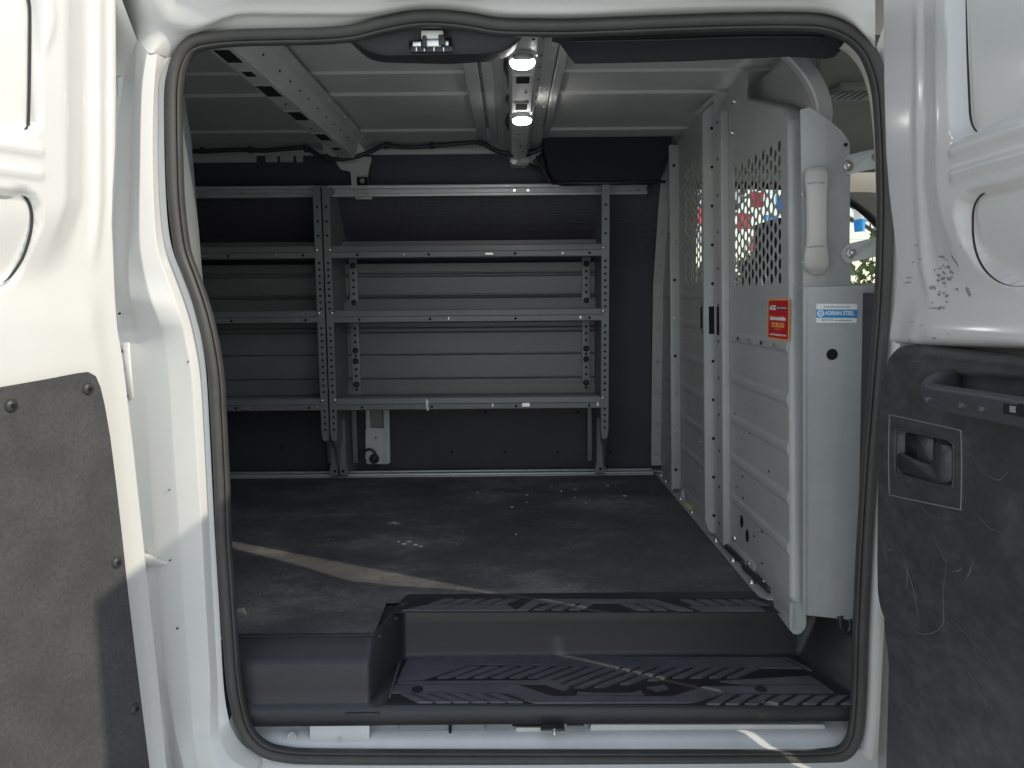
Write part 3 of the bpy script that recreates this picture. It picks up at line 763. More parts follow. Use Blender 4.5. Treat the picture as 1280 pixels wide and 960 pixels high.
# ---- left (rear) door
LB = PY(165, 480, 1.49); LB.z = 0
ld = V((-.42, -.907, 0)).normalized(); ln = V((-ld.y, ld.x, 0)); 
if ln.x < 0: ln = -ln
ledge = lambda v: interp([(-200,149),(0,148.5),(100,149),(180,148),(240,144),(280,143),(320,146),(370,148),(410,151),(450,158),(560,171),(700,186),(840,201),(960,213),(1200,238)], v)
def lh(u, v, s, z):
    up = 1-sm((v-255)/110)
    # step from hem ridge to the inner panel
    e = interp([(-300,0),(250,0),(330,-22),(420,-70)], v)
    h = .030*sm((108+e-u)/44)*up
    h += .0055*gauss(u-122-e*.3, 7)*(1-sm((v-290)/60))+.003*gauss(u-140, 5)*(1-sm((v-260)/80))
    h -= .010*sm((u-ledge(v)+5)/5)
    h += .010*sm((v-330)/80)*sm((ledge(v)-14-u)/30)
    # arc bead and pockets
    rr = math.hypot((u+12), (v-25)*.95)
    h += .0035*(1-sm((rr-64)/6))*sm((u-36)/8)*up
    d1 = rbox(u, v, -260, 37, -200, 166+.05*(37-u), 16)
    h -= .022*sm(-d1/4)
    d2 = rbox(u, v, -260, 40-max(0, v-280)*.27, 239+.12*(40-u)*0, 358, 26)
    h -= .020*sm(-d2/4)
    if u < 46:
        k = sm((42-u)/5)
        h += .007*k*(gauss(v-(186+.12*u), 4.2)+gauss(v-(215.5+.10*u), 4.2))
    return h
dl = MB()
lrows = door_sheet(LB, ld, ln, -1.08, .66, .56, ledge, lh, 120, 230, 'white', dl)
dl.grid([[r[0]-ln*.004 for r in lrows[::8]], [r[0]-ln*.022-ld*.004 for r in lrows[::8]], [r[-1]-ln*.085 for r in lrows[::8]], [r[-1] for r in lrows[::8]]], 'white')
dl.grid([[q for q in lrows[-1]], [q-ln*.05 for q in lrows[-1]]], 'white'); dl.grid([[q for q in lrows[0]], [q-ln*.05 for q in lrows[0]]], 'white')
# dark line round the pocket insets
def onplane(u, v, base, d, n, h):
    b = base+n*h; r = ray(u, v); nn = n
    return r*(b.dot(nn)/r.dot(nn))
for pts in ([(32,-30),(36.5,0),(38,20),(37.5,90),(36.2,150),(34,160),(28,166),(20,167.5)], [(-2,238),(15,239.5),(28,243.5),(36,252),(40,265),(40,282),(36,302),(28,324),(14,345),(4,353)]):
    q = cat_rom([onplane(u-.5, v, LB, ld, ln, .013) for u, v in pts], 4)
    K = len(q); dl.tube(q, .002, 'gap_shade', 6, rad=[.0022*max(.2, min(1, 2.2*math.sin(PI*(i+.6)/K))) for i in range(K)])
dlo = dl.build('side_door', van, fix=False); dlo['label'] = 'open rear side door with a grey fibreboard lower panel'
lt = MB()
# trim board outline on the door plane
bd = [(-330,520),(0,484),(60,473.5),(96,466.5),(108,465),(117,470),(123,484),(128,505),(135,545),(142,600),(150,670),(158,745),(167,820),(177,900),(187,980),(193,1030),(-330,1500)]
lq = [onplane(u, v, LB, ld, ln, .018) for u, v in bd]
lt.prism(lq, ln*.006, 'fibre')
lto = lt.build('trim_panel', dlo)
for u, v in ((14,507),(110,486),(146,703),(169,886)):
    s_ = MB(); q = onplane(u, v, LB, ld, ln, .0245); s_.dome(q, ln, .0115, .006, 'black'); s_.disc(q+ln*.0055, ln, .004, 'hole', .0015, 8); s_.build('screw', dlo)

# ---- right (front) door
RB = V((.680, 1.42, 0)); rd = V((.02, -1, 0)).normalized(); rn = V((-1, -.02, 0)).normalized()
redge = lambda v: interp([(-200,1098),(0,1099),(100,1099.5),(190,1102),(240,1106),(290,1112),(330,1116),(370,1114),(410,1108),(440,1104),(500,1101),(640,1099),(760,1098),(840,1094),(960,1087),(1200,1075)], v)
RDW = .82
def rh(u, v, s, z):
    up = 1-sm((v-250)/120)
    e = interp([(-300,0),(230,0),(330,14),(420,60)], v)
    h = .030*sm((u-1156-e)/40)*up
    h += .005*gauss(u-1150-e*.4, 6)*(1-sm((v-330)/80))+.004*gauss(u-1163-e, 5)*up
    h -= .012*sm((redge(v)+6-u)/6)
    h += .012*sm((v-360)/60)*sm((u-redge(v)-14)/30)
    d1 = rbox(u, v, 1209+max(0, v)*.028, 1600, -250, 168-.28*(u-1230), 16)
    h -= .020*sm(-d1/4)
    lft = interp([(228,1225),(250,1217),(300,1216),(330,1228),(360,1262)], v)
    d2 = rbox(u, v, lft, 1640, 243-.27*(u-1225), 358+.02*(u-1260), 22)
    h -= .018*sm(-d2/4)
    if u > 1208:
        k = sm((u-1211)/6)
        h += .008*k*(gauss(v-(190-.31*(u-1215)), 4.5)+gauss(v-(220-.29*(u-1215)), 4.5))
    h -= .085*sm((v-424-.03*(u-1100))/18)
    # pressed fold by the lower corner
    h += .006*gauss(v-(418+.05*(u-1180)), 10)*sm((u-1150)/30)
    return h
dr = MB()
rrows = door_sheet(RB, rd, rn, -1.08, .545, RDW, redge, rh, 130, 230, 'white', dr, cham=1)
dr.grid([[r[0]-rn*.004 for r in rrows[::8]], [r[0]-rn*.022-rd*.004 for r in rrows[::8]], [r[-1]-rn*.085 for r in rrows[::8]], [r[-1] for r in rrows[::8]]], 'white')
dr.grid([[q for q in rrows[-1]], [q-rn*.05 for q in rrows[-1]]], 'white'); dr.grid([[q for q in rrows[0]], [q-rn*.05 for q in rrows[0]]], 'white')
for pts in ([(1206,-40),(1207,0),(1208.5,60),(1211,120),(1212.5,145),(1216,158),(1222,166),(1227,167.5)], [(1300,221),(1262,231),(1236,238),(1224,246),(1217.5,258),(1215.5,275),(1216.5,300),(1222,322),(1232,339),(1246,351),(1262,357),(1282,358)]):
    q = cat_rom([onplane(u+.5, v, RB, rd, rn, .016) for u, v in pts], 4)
    K = len(q); dr.tube(q, .0022, 'gap_shade', 6, rad=[.0018*max(.25, math.sin(PI*(i+1)/(K+1))) for i in range(K)])
# chipped paint on the lower fold
rnd = random.Random(3)
def chip(cx, cy, w, h, k, hh=.0125):
    n = 9; pts = []
    for i in range(n):
        a = 2*PI*i/n; uu_ = cx+w*math.cos(a)*rnd.uniform(.5, 1.1)+k*math.sin(a)*h; vv = cy+h*math.sin(a)*rnd.uniform(.5, 1.1)
        # sit on the height field
        q = onplane(uu_, vv, RB, rd, rn, 0); pts.append(q+rn*(rh(uu_, vv, 0, 0)+.0006))
    dr.prism(pts, rn*.0004, 'chip')
for i in range(34):
    t = rnd.random(); cx = rnd.gauss(1181, 8); cy = rnd.gauss(355, 17)
    chip(cx, cy, rnd.uniform(.6, 3.4), rnd.uniform(.6, 3.0), rnd.uniform(-.5, .5))
for i in range(16):
    chip(rnd.uniform(1130, 1215), rnd.uniform(300, 425), rnd.uniform(.5, 4.5), rnd.uniform(.4, 1.0), rnd.uniform(-.8, .8))
for cx, cy, w, h in ((1211,365,2.5,7),(1200,325,1.2,8),(1137,347,5,.7),(1144,425,6,.8),(1172,385,7,1.2)): chip(cx, cy, w, h, .4)
dro = dr.build('side_door', van, fix=False); dro['label'] = 'open front side door with a black moulded panel and grab handle'
# black moulded trim of the right door
tedge = lambda v: interp([(420,1112),(436,1106),(450,1100),(480,1096),(560,1093),(700,1091.5),(735,1092),(752,1095),(770,1100),(850,1099),(960,1096),(1200,1085)], v)
def ttop(u): return interp([(1095,442),(1106,436),(1120,432),(1140,430.5),(1200,438),(1280,446),(1500,470),(2000,520)], u)
def th(u, v):
    top = ttop(u); d = v-top
    h = .034+.012*math.sqrt(max(0, min(1, d/12)))+.008*sm((d-12)/30)
    h -= .010*sm((v-(768+.45*max(0, u-1120)))/70)          # lower field steps back
    h += .006*gauss(v-(700+.5*(u-1095)), 60)*sm((u-1120)/80)
    h -= .010*sm((tedge(v)+7-u)/7)
    # shallow dish behind the grab handle
    d1 = rbox(u, v, 1166, 1900, 464+.06*(u-1180), 512+.05*(u-1166), 22); h -= .020*sm(-d1/9)
    # release handle bezel and bowl
    sk = .22*(u-1160); vv = v-sk
    d2 = rbox(u, vv, 1119.5, 1190, 545, 602, 8); h -= .020*sm(-d2/4)
    return h
rows = []
for i in range(240):
    t = i/239; rr = []
    vmid = lerp(431, 1250, t**1.15)
    for j in range(150):
        k = j/149
        v = vmid; u0 = tedge(v); u = lerp(u0, 2050, k**2.2)
        v = max(v, ttop(u)) if t == 0 else v+(ttop(u)-431)*(1-t)
        q = onplane(u, v, RB, rd, rn, .010)
        rr.append(q+rn*(th(u, v)-.052))
    e = rr[0]; rr = [e-rn*.03+rd*.003, e-rn*.006]+rr
    rows.append(rr)
t_ = MB(); t_.grid(rows, 'trim')
q0 = rows[0]; t_.grid([[q-rn*.03+V((0, 0, -.002)) for q in q0], q0], 'trim')
# hairline scratches
def scr(pts, w=.0011):
    q = [onplane(u, v, RB, rd, rn, .010)+rn*(th(u, v)-.052+.0004) for u, v in cat_rom([V((a, b, 0)) for a, b in pts], 6) and [(c.x, c.y) for c in cat_rom([V((a, b, 0)) for a, b in pts], 6)]]
    K = len(q); t_.tube(q, w, 'scuff', 5, rad=[w*max(.25, math.sin(PI*(i+.6)/K))*rnd.uniform(.7, 1.2) for i in range(K)])
scr([(1127,790),(1140,787),(1152,792),(1165,792),(1178,786),(1185,775),(1185,745),(1187,712),(1190,690)], .0009)
scr([(1130,697),(1136,712),(1144,735),(1149,760),(1151,790)], .0009); scr([(1134,696),(1136,720),(1137,735)], .0011); scr([(1105,676),(1108,690),(1112,712)], .0008)
scr([(1107,680),(1112,688),(1117,684)], .0014); scr([(1212,725),(1217,715),(1220,700)], .0012); scr([(1195,715),(1203,713),(1208,710)], .0014)
scr([(1165,660),(1180,690),(1187,705)], .0007); scr([(1096,610),(1100,606),(1106,607)], .0013); scr([(1220,640),(1240,660),(1262,668)], .0008); scr([(1205,830),(1215,850),(1220,862)], .0008)
scr([(1140,612),(1160,640),(1190,652)], .0006); scr([(1138,450),(1144,452),(1150,451)], .0012); scr([(1185,765),(1220,800),(1260,850)], .0006); scr([(1230,590),(1250,600),(1262,590)], .0008)
for i in range(16):
    a, b = rnd.uniform(1100, 1270), rnd.uniform(455, 900); l = rnd.uniform(3, 12); an = rnd.uniform(-1.2, 1.8)
    scr([(a, b), (a+l*.5*math.cos(an), b+l*.5*math.sin(an)+1), (a+l*math.cos(an), b+l*math.sin(an))], .0005)
tro = t_.build('trim_panel', dro, fix=False); tro['label'] = 'scuffed black moulded lower panel'
def onR(u, v, h): return onplane(u, v, RB, rd, rn, h-.04)
gh = MB()
path = [(1196,476,.030), (1184,479,.060), (1173,483,.080), (1165,488,.092), (1166,494,.098), (1178,498,.100), (1200,502,.100), (1230,507,.100), (1280,516,.100), (1360,531,.100), (1420,543,.098), (1446,544,.085), (1452,532,.06), (1450,520,.03)]
def ribbon(mb, path, w, t, m):
    pts = cat_rom([onR(u, v, h) for u, v, h in path], 6); rows = []
    K = len(pts)
    for i, q in enumerate(pts):
        d = (pts[min(i+1, K-1)]-pts[max(0, i-1)]).normalized()
        a = V((0, 0, 1)) if i == 0 else a
        a = (a-d*a.dot(d)).normalized(); b = d.cross(a).normalized()
        rows.append([q+a*w*math.copysign(abs(math.cos(x))**.85, math.cos(x))+b*t*math.copysign(abs(math.sin(x))**.85, math.sin(x)) for x in np.linspace(0, 2*PI, 17)])
    mb.grid(rows, m)
ribbon(gh, path, .021, .0125, 'handle_black')
gh.prism(rpoly([onR(1166,473,.034), onR(1184,462,.034), onR(1200,466,.034), onR(1203,482,.034), onR(1190,496,.034)], .008), rn*.012, 'handle_black', True)
for u, v in ((1159,499),(1201,507),(1227,511)): gh.disc(onR(u, v, .1127), rn, .0042, 'zinc', .0015, 8)
gh.prism([onR(1257,504,.1125), onR(1290,509,.1125), onR(1290,522,.1125), onR(1257,517,.1125)], rn*.003, 'hole'); gh.prism([onR(1263,507,.1146), onR(1290,511,.1146), onR(1290,519,.1146), onR(1263,515,.1146)], rn*.001, 'steel_d'); gh.disc(onR(1277,513,.1157), rn, .008, 'hole', .002, 12)
gho = gh.build('grab_handle', dro, fix=False)
rh_ = MB()
def hp(u, vv): return (u, vv+.22*(u-1160))
def hpoly(pts, h, e, m): rh_.prism(rpoly([onR(*hp(u, v), h) for u, v in pts], .006, 4), rn*e, m, True)
hpoly([(1122,574),(1142,579),(1160,581),(1166,577),(1166,552),(1184,551),(1188,556),(1188,594),(1182,600),(1172,602),(1124,596),(1121,590)], .050, -.012, 'handle_black')
hpoly([(1118,544),(1192,544),(1192,604),(1118,604)], .0375, -.002, 'gap_shade')  # dark plate laid in the bowl, colours in the shade of its depth
hpoly([(1146,546),(1166,546),(1166,582),(1146,582)], .042, -.004, 'handle_black')
fr_ = cat_rom([onR(*hp(u, v), .0525) for u, v in ((1112,532),(1111,560),(1111,600),(1112,626),(1114,629),(1150,629),(1198,628),(1201,625),(1202,590),(1202,550),(1201,532),(1198,529),(1160,529),(1115,529),(1112,532))], 3)
rh_.tube(fr_, .0013, 'scuff_highlight', 6, False)  # bezel edge highlight painted as a pale grey line
fr_ = cat_rom([onR(*hp(u, v), .0525) for u, v in ((1120,548),(1119,570),(1119,594),(1123,602),(1140,603),(1185,604),(1191,600),(1192,580),(1192,552),(1188,545),(1160,544),(1124,544),(1120,548))], 3)
rh_.tube(fr_, .0014, 'handle_black', 6, False)
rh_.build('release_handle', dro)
for side, (bs_, dd, nn_, w) in enumerate(((RB, rd, rn, .9),)):
    pass
# door hinges of both doors: strap arms between jamb and door
for z in (.585, -.66):
    hg = MB(); hg.box((.775, 1.44, z-.02), (.81, 1.58, z+.02), 'white', .006); hg.tube([V((.80, 1.50, z-.03)), V((.80, 1.50, z+.03))], .012, 'white', 10); hg.build('hinge', dro)
er = MB(); er.grid([[V((.762, 1.36, z)), V((.758, 1.38, z)), V((.752, 1.476-.09*sm((z+.15)/.28), z)), V((.742, 1.476-.09*sm((z+.15)/.28), z)), V((.738, 1.37, z))] for z in np.linspace(-1.06, .12, 24)], 'white'); er.build('slit_blocker', dro)  # unseen strip added on the hinge edge to narrow the sun slit

# ================================================================== SHELVING
def shelf_unit(label):
    r = thing('shelf_unit', label, 'shelving', (-.18, 3.2, FZ))
    xL, xR = -.732, .386; YF = 3.05; ztop, zbot = .442, -.565
    def wb(z): return WALL(z)-.018
    for side in (0, 1):
        m = MB()
        x0, x1 = (xL, xL+.028) if side == 0 else (xR-.030, xR)
        xs_ = x1 if side == 0 else x0            # the sheet faces the shelves
        xe = x0 if side == 0 else x1
        # front flange with rounded foot, folded 3 mm sheet
        pts = [V((x0, YF, ztop)), V((x1, YF, ztop)), V((x1, YF, zbot+.03)), V((lerp(x1, x0, .2), YF, zbot)), V((lerp(x0, x1, .2), YF, zbot)), V((x0, YF, zbot+.03))]
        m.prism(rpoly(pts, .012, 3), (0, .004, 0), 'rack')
        # side sheet, tapering to the leaning wall
        zs = [ztop, .30, .10, -.2, -.45, -.57, -.62, FZ+.012]
        fr = [YF+.002]*5+[YF+.03, YF+.10, YF+.14]
        bk = [wb(z) for z in zs]; bk[0] = min(bk[0], 3.20)
        xa = xe+.003 if side == 1 else xe
        xi = xe+(-.042 if side else .042)
        poly = [V((xe, f_, z)) for f_, z in zip(fr, zs)]+[V((lerp(xe, xi, (b_-YF)/.30), b_, z)) for b_, z in list(zip(bk, zs))[::-1]]
        K_ = len(fr)
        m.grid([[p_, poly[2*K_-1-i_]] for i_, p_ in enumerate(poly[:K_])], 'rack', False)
        # foot flange, stepped back from the front
        m.prism(rpoly([V((x0, 3.19, -.50)), V((x1, 3.19, -.50)), V((x1, 3.19, -.69)), V((x1+.007, 3.19, -.715)), V((x1+.007, 3.19, FZ+.014)), V((x0-.007, 3.19, FZ+.014)), V((x0-.007, 3.19, -.715)), V((x0, 3.19, -.69))], .004, 3), (0, .004, 0), 'rack')
        m.box((x0, 3.19, FZ+.012), (x1+.0, 3.25, FZ+.017), 'rack', .001)
        m.box((min(xi, xi+(.02 if side == 0 else -.02)), 3.262, -.70), (max(xi, xi+(.02 if side == 0 else -.02)), 3.266, -.44), 'rack', .001)
        m.disc(V(((x0+x1)/2, 3.188, -.72)), (0, -1, 0), .006, 'hole', .001)
        # back strip with holes and dark knobs
        sxs = x1+.022 if side == 0 else x0-.057
        m.box((sxs, 3.265, -.43), (sxs+.035, 3.268, .17), 'steel_d', .001)
        z = .14
        while z > -.42:
            m.disc(V((sxs+.0175, 3.2645, z)), (0, -1, 0), .0055, 'hole', .0008, 8); z -= .029
        for z in (.142, -.012, -.070, -.215, -.260, -.36): m.dome(V((sxs+.0175, 3.262, z)), (0, -1, 0), .013, .012, 'black', 10, 3)
        # round holes down the flange, wider pitch above the top shelf
        xm = (x0+x1)/2; z = .36
        while z > -.54:
            if min(abs(z-.187), abs(z+.066), abs(z+.41)) > .022: m.disc(V((xm, YF-.0002, z)), (0, -1, 0), .0052, 'hole', .0008, 8)
            z -= .055 if z > .22 else .0255
        for z in (.195, -.052, -.400): m.dome(V((xm-.008 if side else xm+.008, YF, z)), (0, -1, 0), .008, .006, 'zinc', 10, 3)
        m.build('upright', r)
    ax, bx = xL+.030, xR-.032
    for k, (zt, zbm) in enumerate(((.212, .162), (-.041, -.091), (-.392, -.441))):
        m = MB(); yb = 3.27 if k == 2 else 3.255
        xs2 = np.linspace(ax-.002, bx+.002, 8)
        # lip in two folds, then the tray, with a bead, then an upstand
        pr = [(YF+.030, zbm-.0), (YF+.004, zbm), (YF-.001, zbm+.003), (YF-.001, lerp(zbm, zt, .45)), (YF+.006, lerp(zbm, zt, .52)), (YF+.010, lerp(zbm, zt, .93)), (YF+.014, zt), (YF+.022, zt), (YF+.026, zt-.010), (YF+.10, zt-.012), (YF+.105, zt-.006), (YF+.115, zt-.006), (YF+.12, zt-.012), (yb-.03, zt-.012), (yb, zt-.012), (yb+.002, zt+.03), (yb+.006, zt+.03), (yb+.006, zt-.02)]
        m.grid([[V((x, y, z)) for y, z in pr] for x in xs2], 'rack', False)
        for x in (ax+.10, lerp(ax, bx, .36), lerp(ax, bx, .68), bx-.045): m.disc(V((x, YF-.0012, lerp(zbm, zt, .25))), (0, -1, 0), .0055, 'hole', .0008, 8)
        # scratches on the lips
        for x, w in ((-.42+.1*k, .004), (-.1, .03), (.2, .006)):
            if k != 1 or w < .01: m.box((x+k*.07, YF-.0014, zbm+.01), (x+k*.07+w, YF-.0011, zbm+.016+.004*k), 'alu')
        if k == 2: m.prism([V((-.345, YF-.0016, -.395)), V((-.333, YF-.0016, -.408)), V((-.338, YF-.0016, -.425)), V((-.334, YF-.0016, -.444)), V((-.342, YF-.0016, -.444)), V((-.347, YF-.0016, -.41))], (0, .0004, 0), 'bluew')
        m.build('shelf', r)
    for z0, z1, gr in ((-.078, .150, (.112, .100, .018, .009)), (-.40, -.100, (-.118, -.137, -.232, -.335))):
        m = MB(); pr = [(3.283, z1)]
        for gz in gr: pr += [(3.283, gz+.0045), (3.291, gz+.003), (3.291, gz-.001), (3.2795, gz-.0035), (3.283, gz-.008)]
        pr.append((3.283, z0))
        m.grid([[V((x, y, z)) for y, z in pr] for x in (ax, bx)], 'rack', False)
        m.build('back_panel', r)
    return r
def copy_tree(o, dx, parent=None):
    c = o.copy(); C.objects.link(c)
    if parent: c.parent = parent
    else: c.location = o.location+V((dx, 0, 0))
    for ch in list(o.children): copy_tree(ch, dx, c)
    return c
u1 = shelf_unit('grey steel three-shelf rack standing whole between the two uprights nearest the grille wall')
u1['group'] = 'steel shelf racks along the far wall'
u2 = copy_tree(u1, -1.124)
u2['label'] = 'grey steel three-shelf rack cut off by the left pillar, only its right end showing'

# ================================================================== PARTITION
XP = .645
pt = thing('bulkhead', 'grey steel bulkhead with perforated windows between load space and cab', 'bulkhead', (XP, 2.4, FZ))
def L(x, y, z): return V((x, y+.10*z, z))       # the bulkhead leans with the door pillar
LF = lambda q: L(q.x, q.y, q.z)
def pbox(m, x0, x1, y0, y1, z0, z1, matn, bev=0): m.box((x0, y0, z0), (x1, y1, z1), matn, bev, LF)
def perf(m, x, y0, y1, z0, z1, pitch=.034, r=.0143, matn='steel', th=.0025):
    """perforated sheet: hexagonal cells each with a round hole, both faces"""
    px = pitch*.866; n = max(1, int(round((y1-y0)/px))); px = (y1-y0)/n
    rowsn = int(round((z1-z0)/pitch)); pz = (z1-z0)/rowsn
    N = 12
    for i in range(n):
        yc = y0+px*(i+.5); off = .5 if i % 2 else 0
        for j in range(rowsn+(1 if off else 0)):
            zc = z0+pz*(j+.5-off)
            hgt = pz/2
            lo, hi = max(z0, zc-hgt), min(z1, zc+hgt)
            if off and (j == 0 or j == rowsn):
                pbox(m, x, x+th, yc-px/2, yc+px/2, lo, hi, matn); continue
            inner = [(yc+r*math.cos(2*PI*k/N+PI/N), zc+r*math.sin(2*PI*k/N+PI/N)) for k in range(N)]
            outer = []
            for k in range(N):
                a = 2*PI*k/N+PI/N; c_, s_ = math.cos(a), math.sin(a)
                q = min(px/2/max(1e-6, abs(c_)), hgt/max(1e-6, abs(s_)))
                outer.append((yc+c_*q, zc+s_*q))
            # snap four corners so cells tile
            cor = [(1, 1), (-1, 1), (-1, -1), (1, -1)]
            for cx, cz in cor:
                best = min(range(N), key=lambda k: abs(math.atan2(math.sin(2*PI*k/N+PI/N-math.atan2(cz*hgt, cx*px/2)), math.cos(2*PI*k/N+PI/N-math.atan2(cz*hgt, cx*px/2)))))
                outer[best] = (yc+cx*px/2, zc+cz*hgt)
            vs = [L(x, *p_) for p_ in outer]+[L(x, *p_) for p_ in inner]+[L(x+th, *p_) for p_ in inner]+[L(x+th, *p_) for p_ in outer]
            fs = []
            for k in range(N):
                k2 = (k+1) % N
                fs += [(k, k2, N+k2, N+k), (N+k, N+k2, 2*N+k2, 2*N+k), (2*N+k, 2*N+k2, 3*N+k2, 3*N+k)]
            m.add(vs, fs, matn)
def ribs(m, x, y0, y1, zs, h=.0055):
    for z in zs:
        pr = [(0, .016), (-h, .006), (-h, -.006), (0, -.016)]
        a = [L(x+dx, y0, z+dz) for dx, dz in pr]; b = [L(x+dx, y1-.02*(1 if dx else 0), z+dz) for dx, dz in pr]
        m.add(a+b, [(0, 1, 5, 4), (1, 2, 6, 5), (2, 3, 7, 6), (0, 3, 2, 1), (4, 5, 6, 7)], 'steel')
RIBZ = (-.118, -.240, -.355, -.470, -.587)
zt = .600
# fixed sheet by the far wall
a = MB()
a.prism([L(XP, 2.985, -.745), L(XP, 3.34, -.745), V((XP, 3.31, -.3)), V((XP, 3.30, .05)), V((XP, 3.20, .36)), V((XP, 3.15, .47)), V((XP, 3.10, .56)), L(XP, 2.985, zt+.01)], (.003, 0, 0), 'steel')
a.grid([[V((x, y, z)) for y, z in ((3.27, -.725), (3.285, -.70), (3.29, -.3), (3.285, .05), (3.19, .36), (3.145, .46), (3.09, .55))] for x in (XP-.042, XP-.038, XP)], 'steel', False)
ribs(a, XP, 3.02, 3.25, [z+.02 for z in RIBZ]+[.0])
for z in np.linspace(-.68, .40, 9): yy = interp([(-.7, 3.284), (-.3, 3.289), (.05, 3.284), (.36, 3.189), (.5, 3.12)], z); a.dome(V((XP-.02, yy, z)), (0, -1, 0), .007, .006, 'zinc', 8, 3); a.dome(V((XP-.001, yy-.03, z)), (-1, 0, 0), .007, .005, 'zinc', 8, 3)
a.build('side_panel', pt)
# centre leaf with its window
b = MB()
y0, y1, w0, w1, wz0, wz1 = 2.425, 2.985, 2.50, 2.86, .045, .475
pbox(b, XP, XP+.003, y0, y1, -.735, wz0, 'steel'); pbox(b, XP, XP+.003, y0, w0, wz0, wz1, 'steel'); pbox(b, XP, XP+.003, w1, y1, wz0, wz1, 'steel')
b.prism([L(XP, y0, wz1), L(XP, y1, wz1), L(XP, y1, zt-.01), L(XP, 2.9, zt+.005), L(XP, y0+.05, zt+.02), L(XP, y0, zt-.01)], (.003, 0, 0), 'steel')
pbox(b, XP-.035, XP+.004, 2.965, 2.985, -.735, zt-.02, 'steel', .004)
b.prism(rpoly([L(XP-.045, y0-.018, zt-.03), L(XP+.012, y0-.018, zt+.01), L(XP+.012, y0-.018, -.735), L(XP-.03, y0-.018, -.735), L(XP-.045, y0-.018, -.70)], .012), (0, .018, 0), 'steel')
ribs(b, XP, 2.47, 2.93, [z+.02 for z in RIBZ]+[.005])
for z in np.linspace(-.68, .52, 11): b.disc(L(XP-.018, y0-.0182, z), (0, -1, 0), .005, 'hole', .001, 8)
for z in np.linspace(-.66, .5, 9): b.dome(L(XP-.018, 2.964, z), (0, -1, 0), .006, .004, 'zinc' if int(z*100) % 2 else 'hole', 8, 3)
pbox(b, XP-.03, XP-.012, y0-.0205, y0-.0183, -.115, -.03, 'hole')
for k in range(14): b.dome(L(XP-.001, random.uniform(2.5, 2.92), random.uniform(-.62, -.15)), (-1, 0, 0), .0045, .003, 'zinc', 8, 3)
bo = b.build('leaf_panel', pt); bo['label'] = 'hinged middle leaf with a black latch'
w = MB(); perf(w, XP+.001, w0, w1, wz0, wz1); w.build('mesh_window', pt)
lk = MB(); pbox(lk, XP-.006, XP, 2.49, 2.60, -.125, -.015, 'black', .002); pbox(lk, XP-.012, XP-.006, 2.535, 2.59, -.105, -.035, 'hole', .002); pbox(lk, XP-.02, XP-.006, 2.50, 2.53, -.11, -.03, 'steel_d', .003)
lk.dome(L(XP-.02, 2.50, -.005), (-1, 0, 0), .008, .006, 'zinc'); lk.build('latch', bo)
# near leaf: tall strip, window, rounded front flange
c = MB()
y0, y1 = 1.80, 2.36; w0, w1, wz0, wz1 = 1.845, 2.235, .025, .375
top = .42
pbox(c, XP, XP+.003, y0, y1, -.745, wz0, 'steel'); pbox(c, XP, XP+.003, y0, w0, wz0, wz1, 'steel'); pbox(c, XP, XP+.003, w1, y1, wz0, wz1, 'steel'); c.prism([L(XP, y0, wz1), L(XP, y1, wz1), L(XP, y1, .42), L(XP, y0, .40)], (.003, 0, 0), 'steel')
c.prism([L(XP, y1, .42), L(XP, y0, .40), L(XP, 1.815, .424), L(XP, 1.86, .442), L(XP, 2.10, .522), L(XP, y1, .545)], (.003, 0, 0), 'steel')
c.prism(rpoly([L(XP, 2.12, .52), L(XP, 2.10, .60), L(XP, 2.17, .618), L(XP, 2.30, .60), L(XP, y1, .55), L(XP, y1, .54)], .012), (.003, 0, 0), 'steel')
# folded edges
c.prism(rpoly([L(XP-.022, y1-.005, .60), L(XP-.022, y1-.005, -.73), L(XP+.004, y1-.005, -.745), L(XP+.004, y1-.005, .60)], .006), (0, .018, 0), 'steel')
pbox(c, XP-.022, XP-.018, 2.285, y1-.006, -.735, .545, 'steel', .0015); pbox(c, XP-.020, XP, 2.283, 2.287, -.735, .545, 'steel', .0015)
rim = [(-.775, .0), (-.78, .01)]
path = cat_rom([L(XP+.004, 1.80, z) for z in (-.72, -.3, .1, .36)]+[L(XP+.004, 1.812, .412), L(XP+.004, 1.855, .442), L(XP+.004, 1.95, .474), L(XP+.004, 2.11, .526)], 8)
rows = []
for i, q in enumerate(path):
    d = (path[min(i+1, len(path)-1)]-path[max(i-1, 0)]).normalized(); n_ = V((1, 0, 0)).cross(d).normalized()
    if n_.y > 0 and i < 10: n_ = -n_
    o = V((0, -d.z, d.y))                                       # outward in the sheet's plane
    if o.y > 0 and abs(d.z) > .5: o = -o
    if abs(d.z) <= .5 and o.z < 0: o = -o
    rows.append([q+o*a_+V((b_, 0, 0)) for a_, b_ in ((-.012, -.0005), (-.003, -.004), (.003, -.003), (.007, .002), (.0085, .008), (.009, .030), (.005, .033))])
c.grid(rows, 'steel')
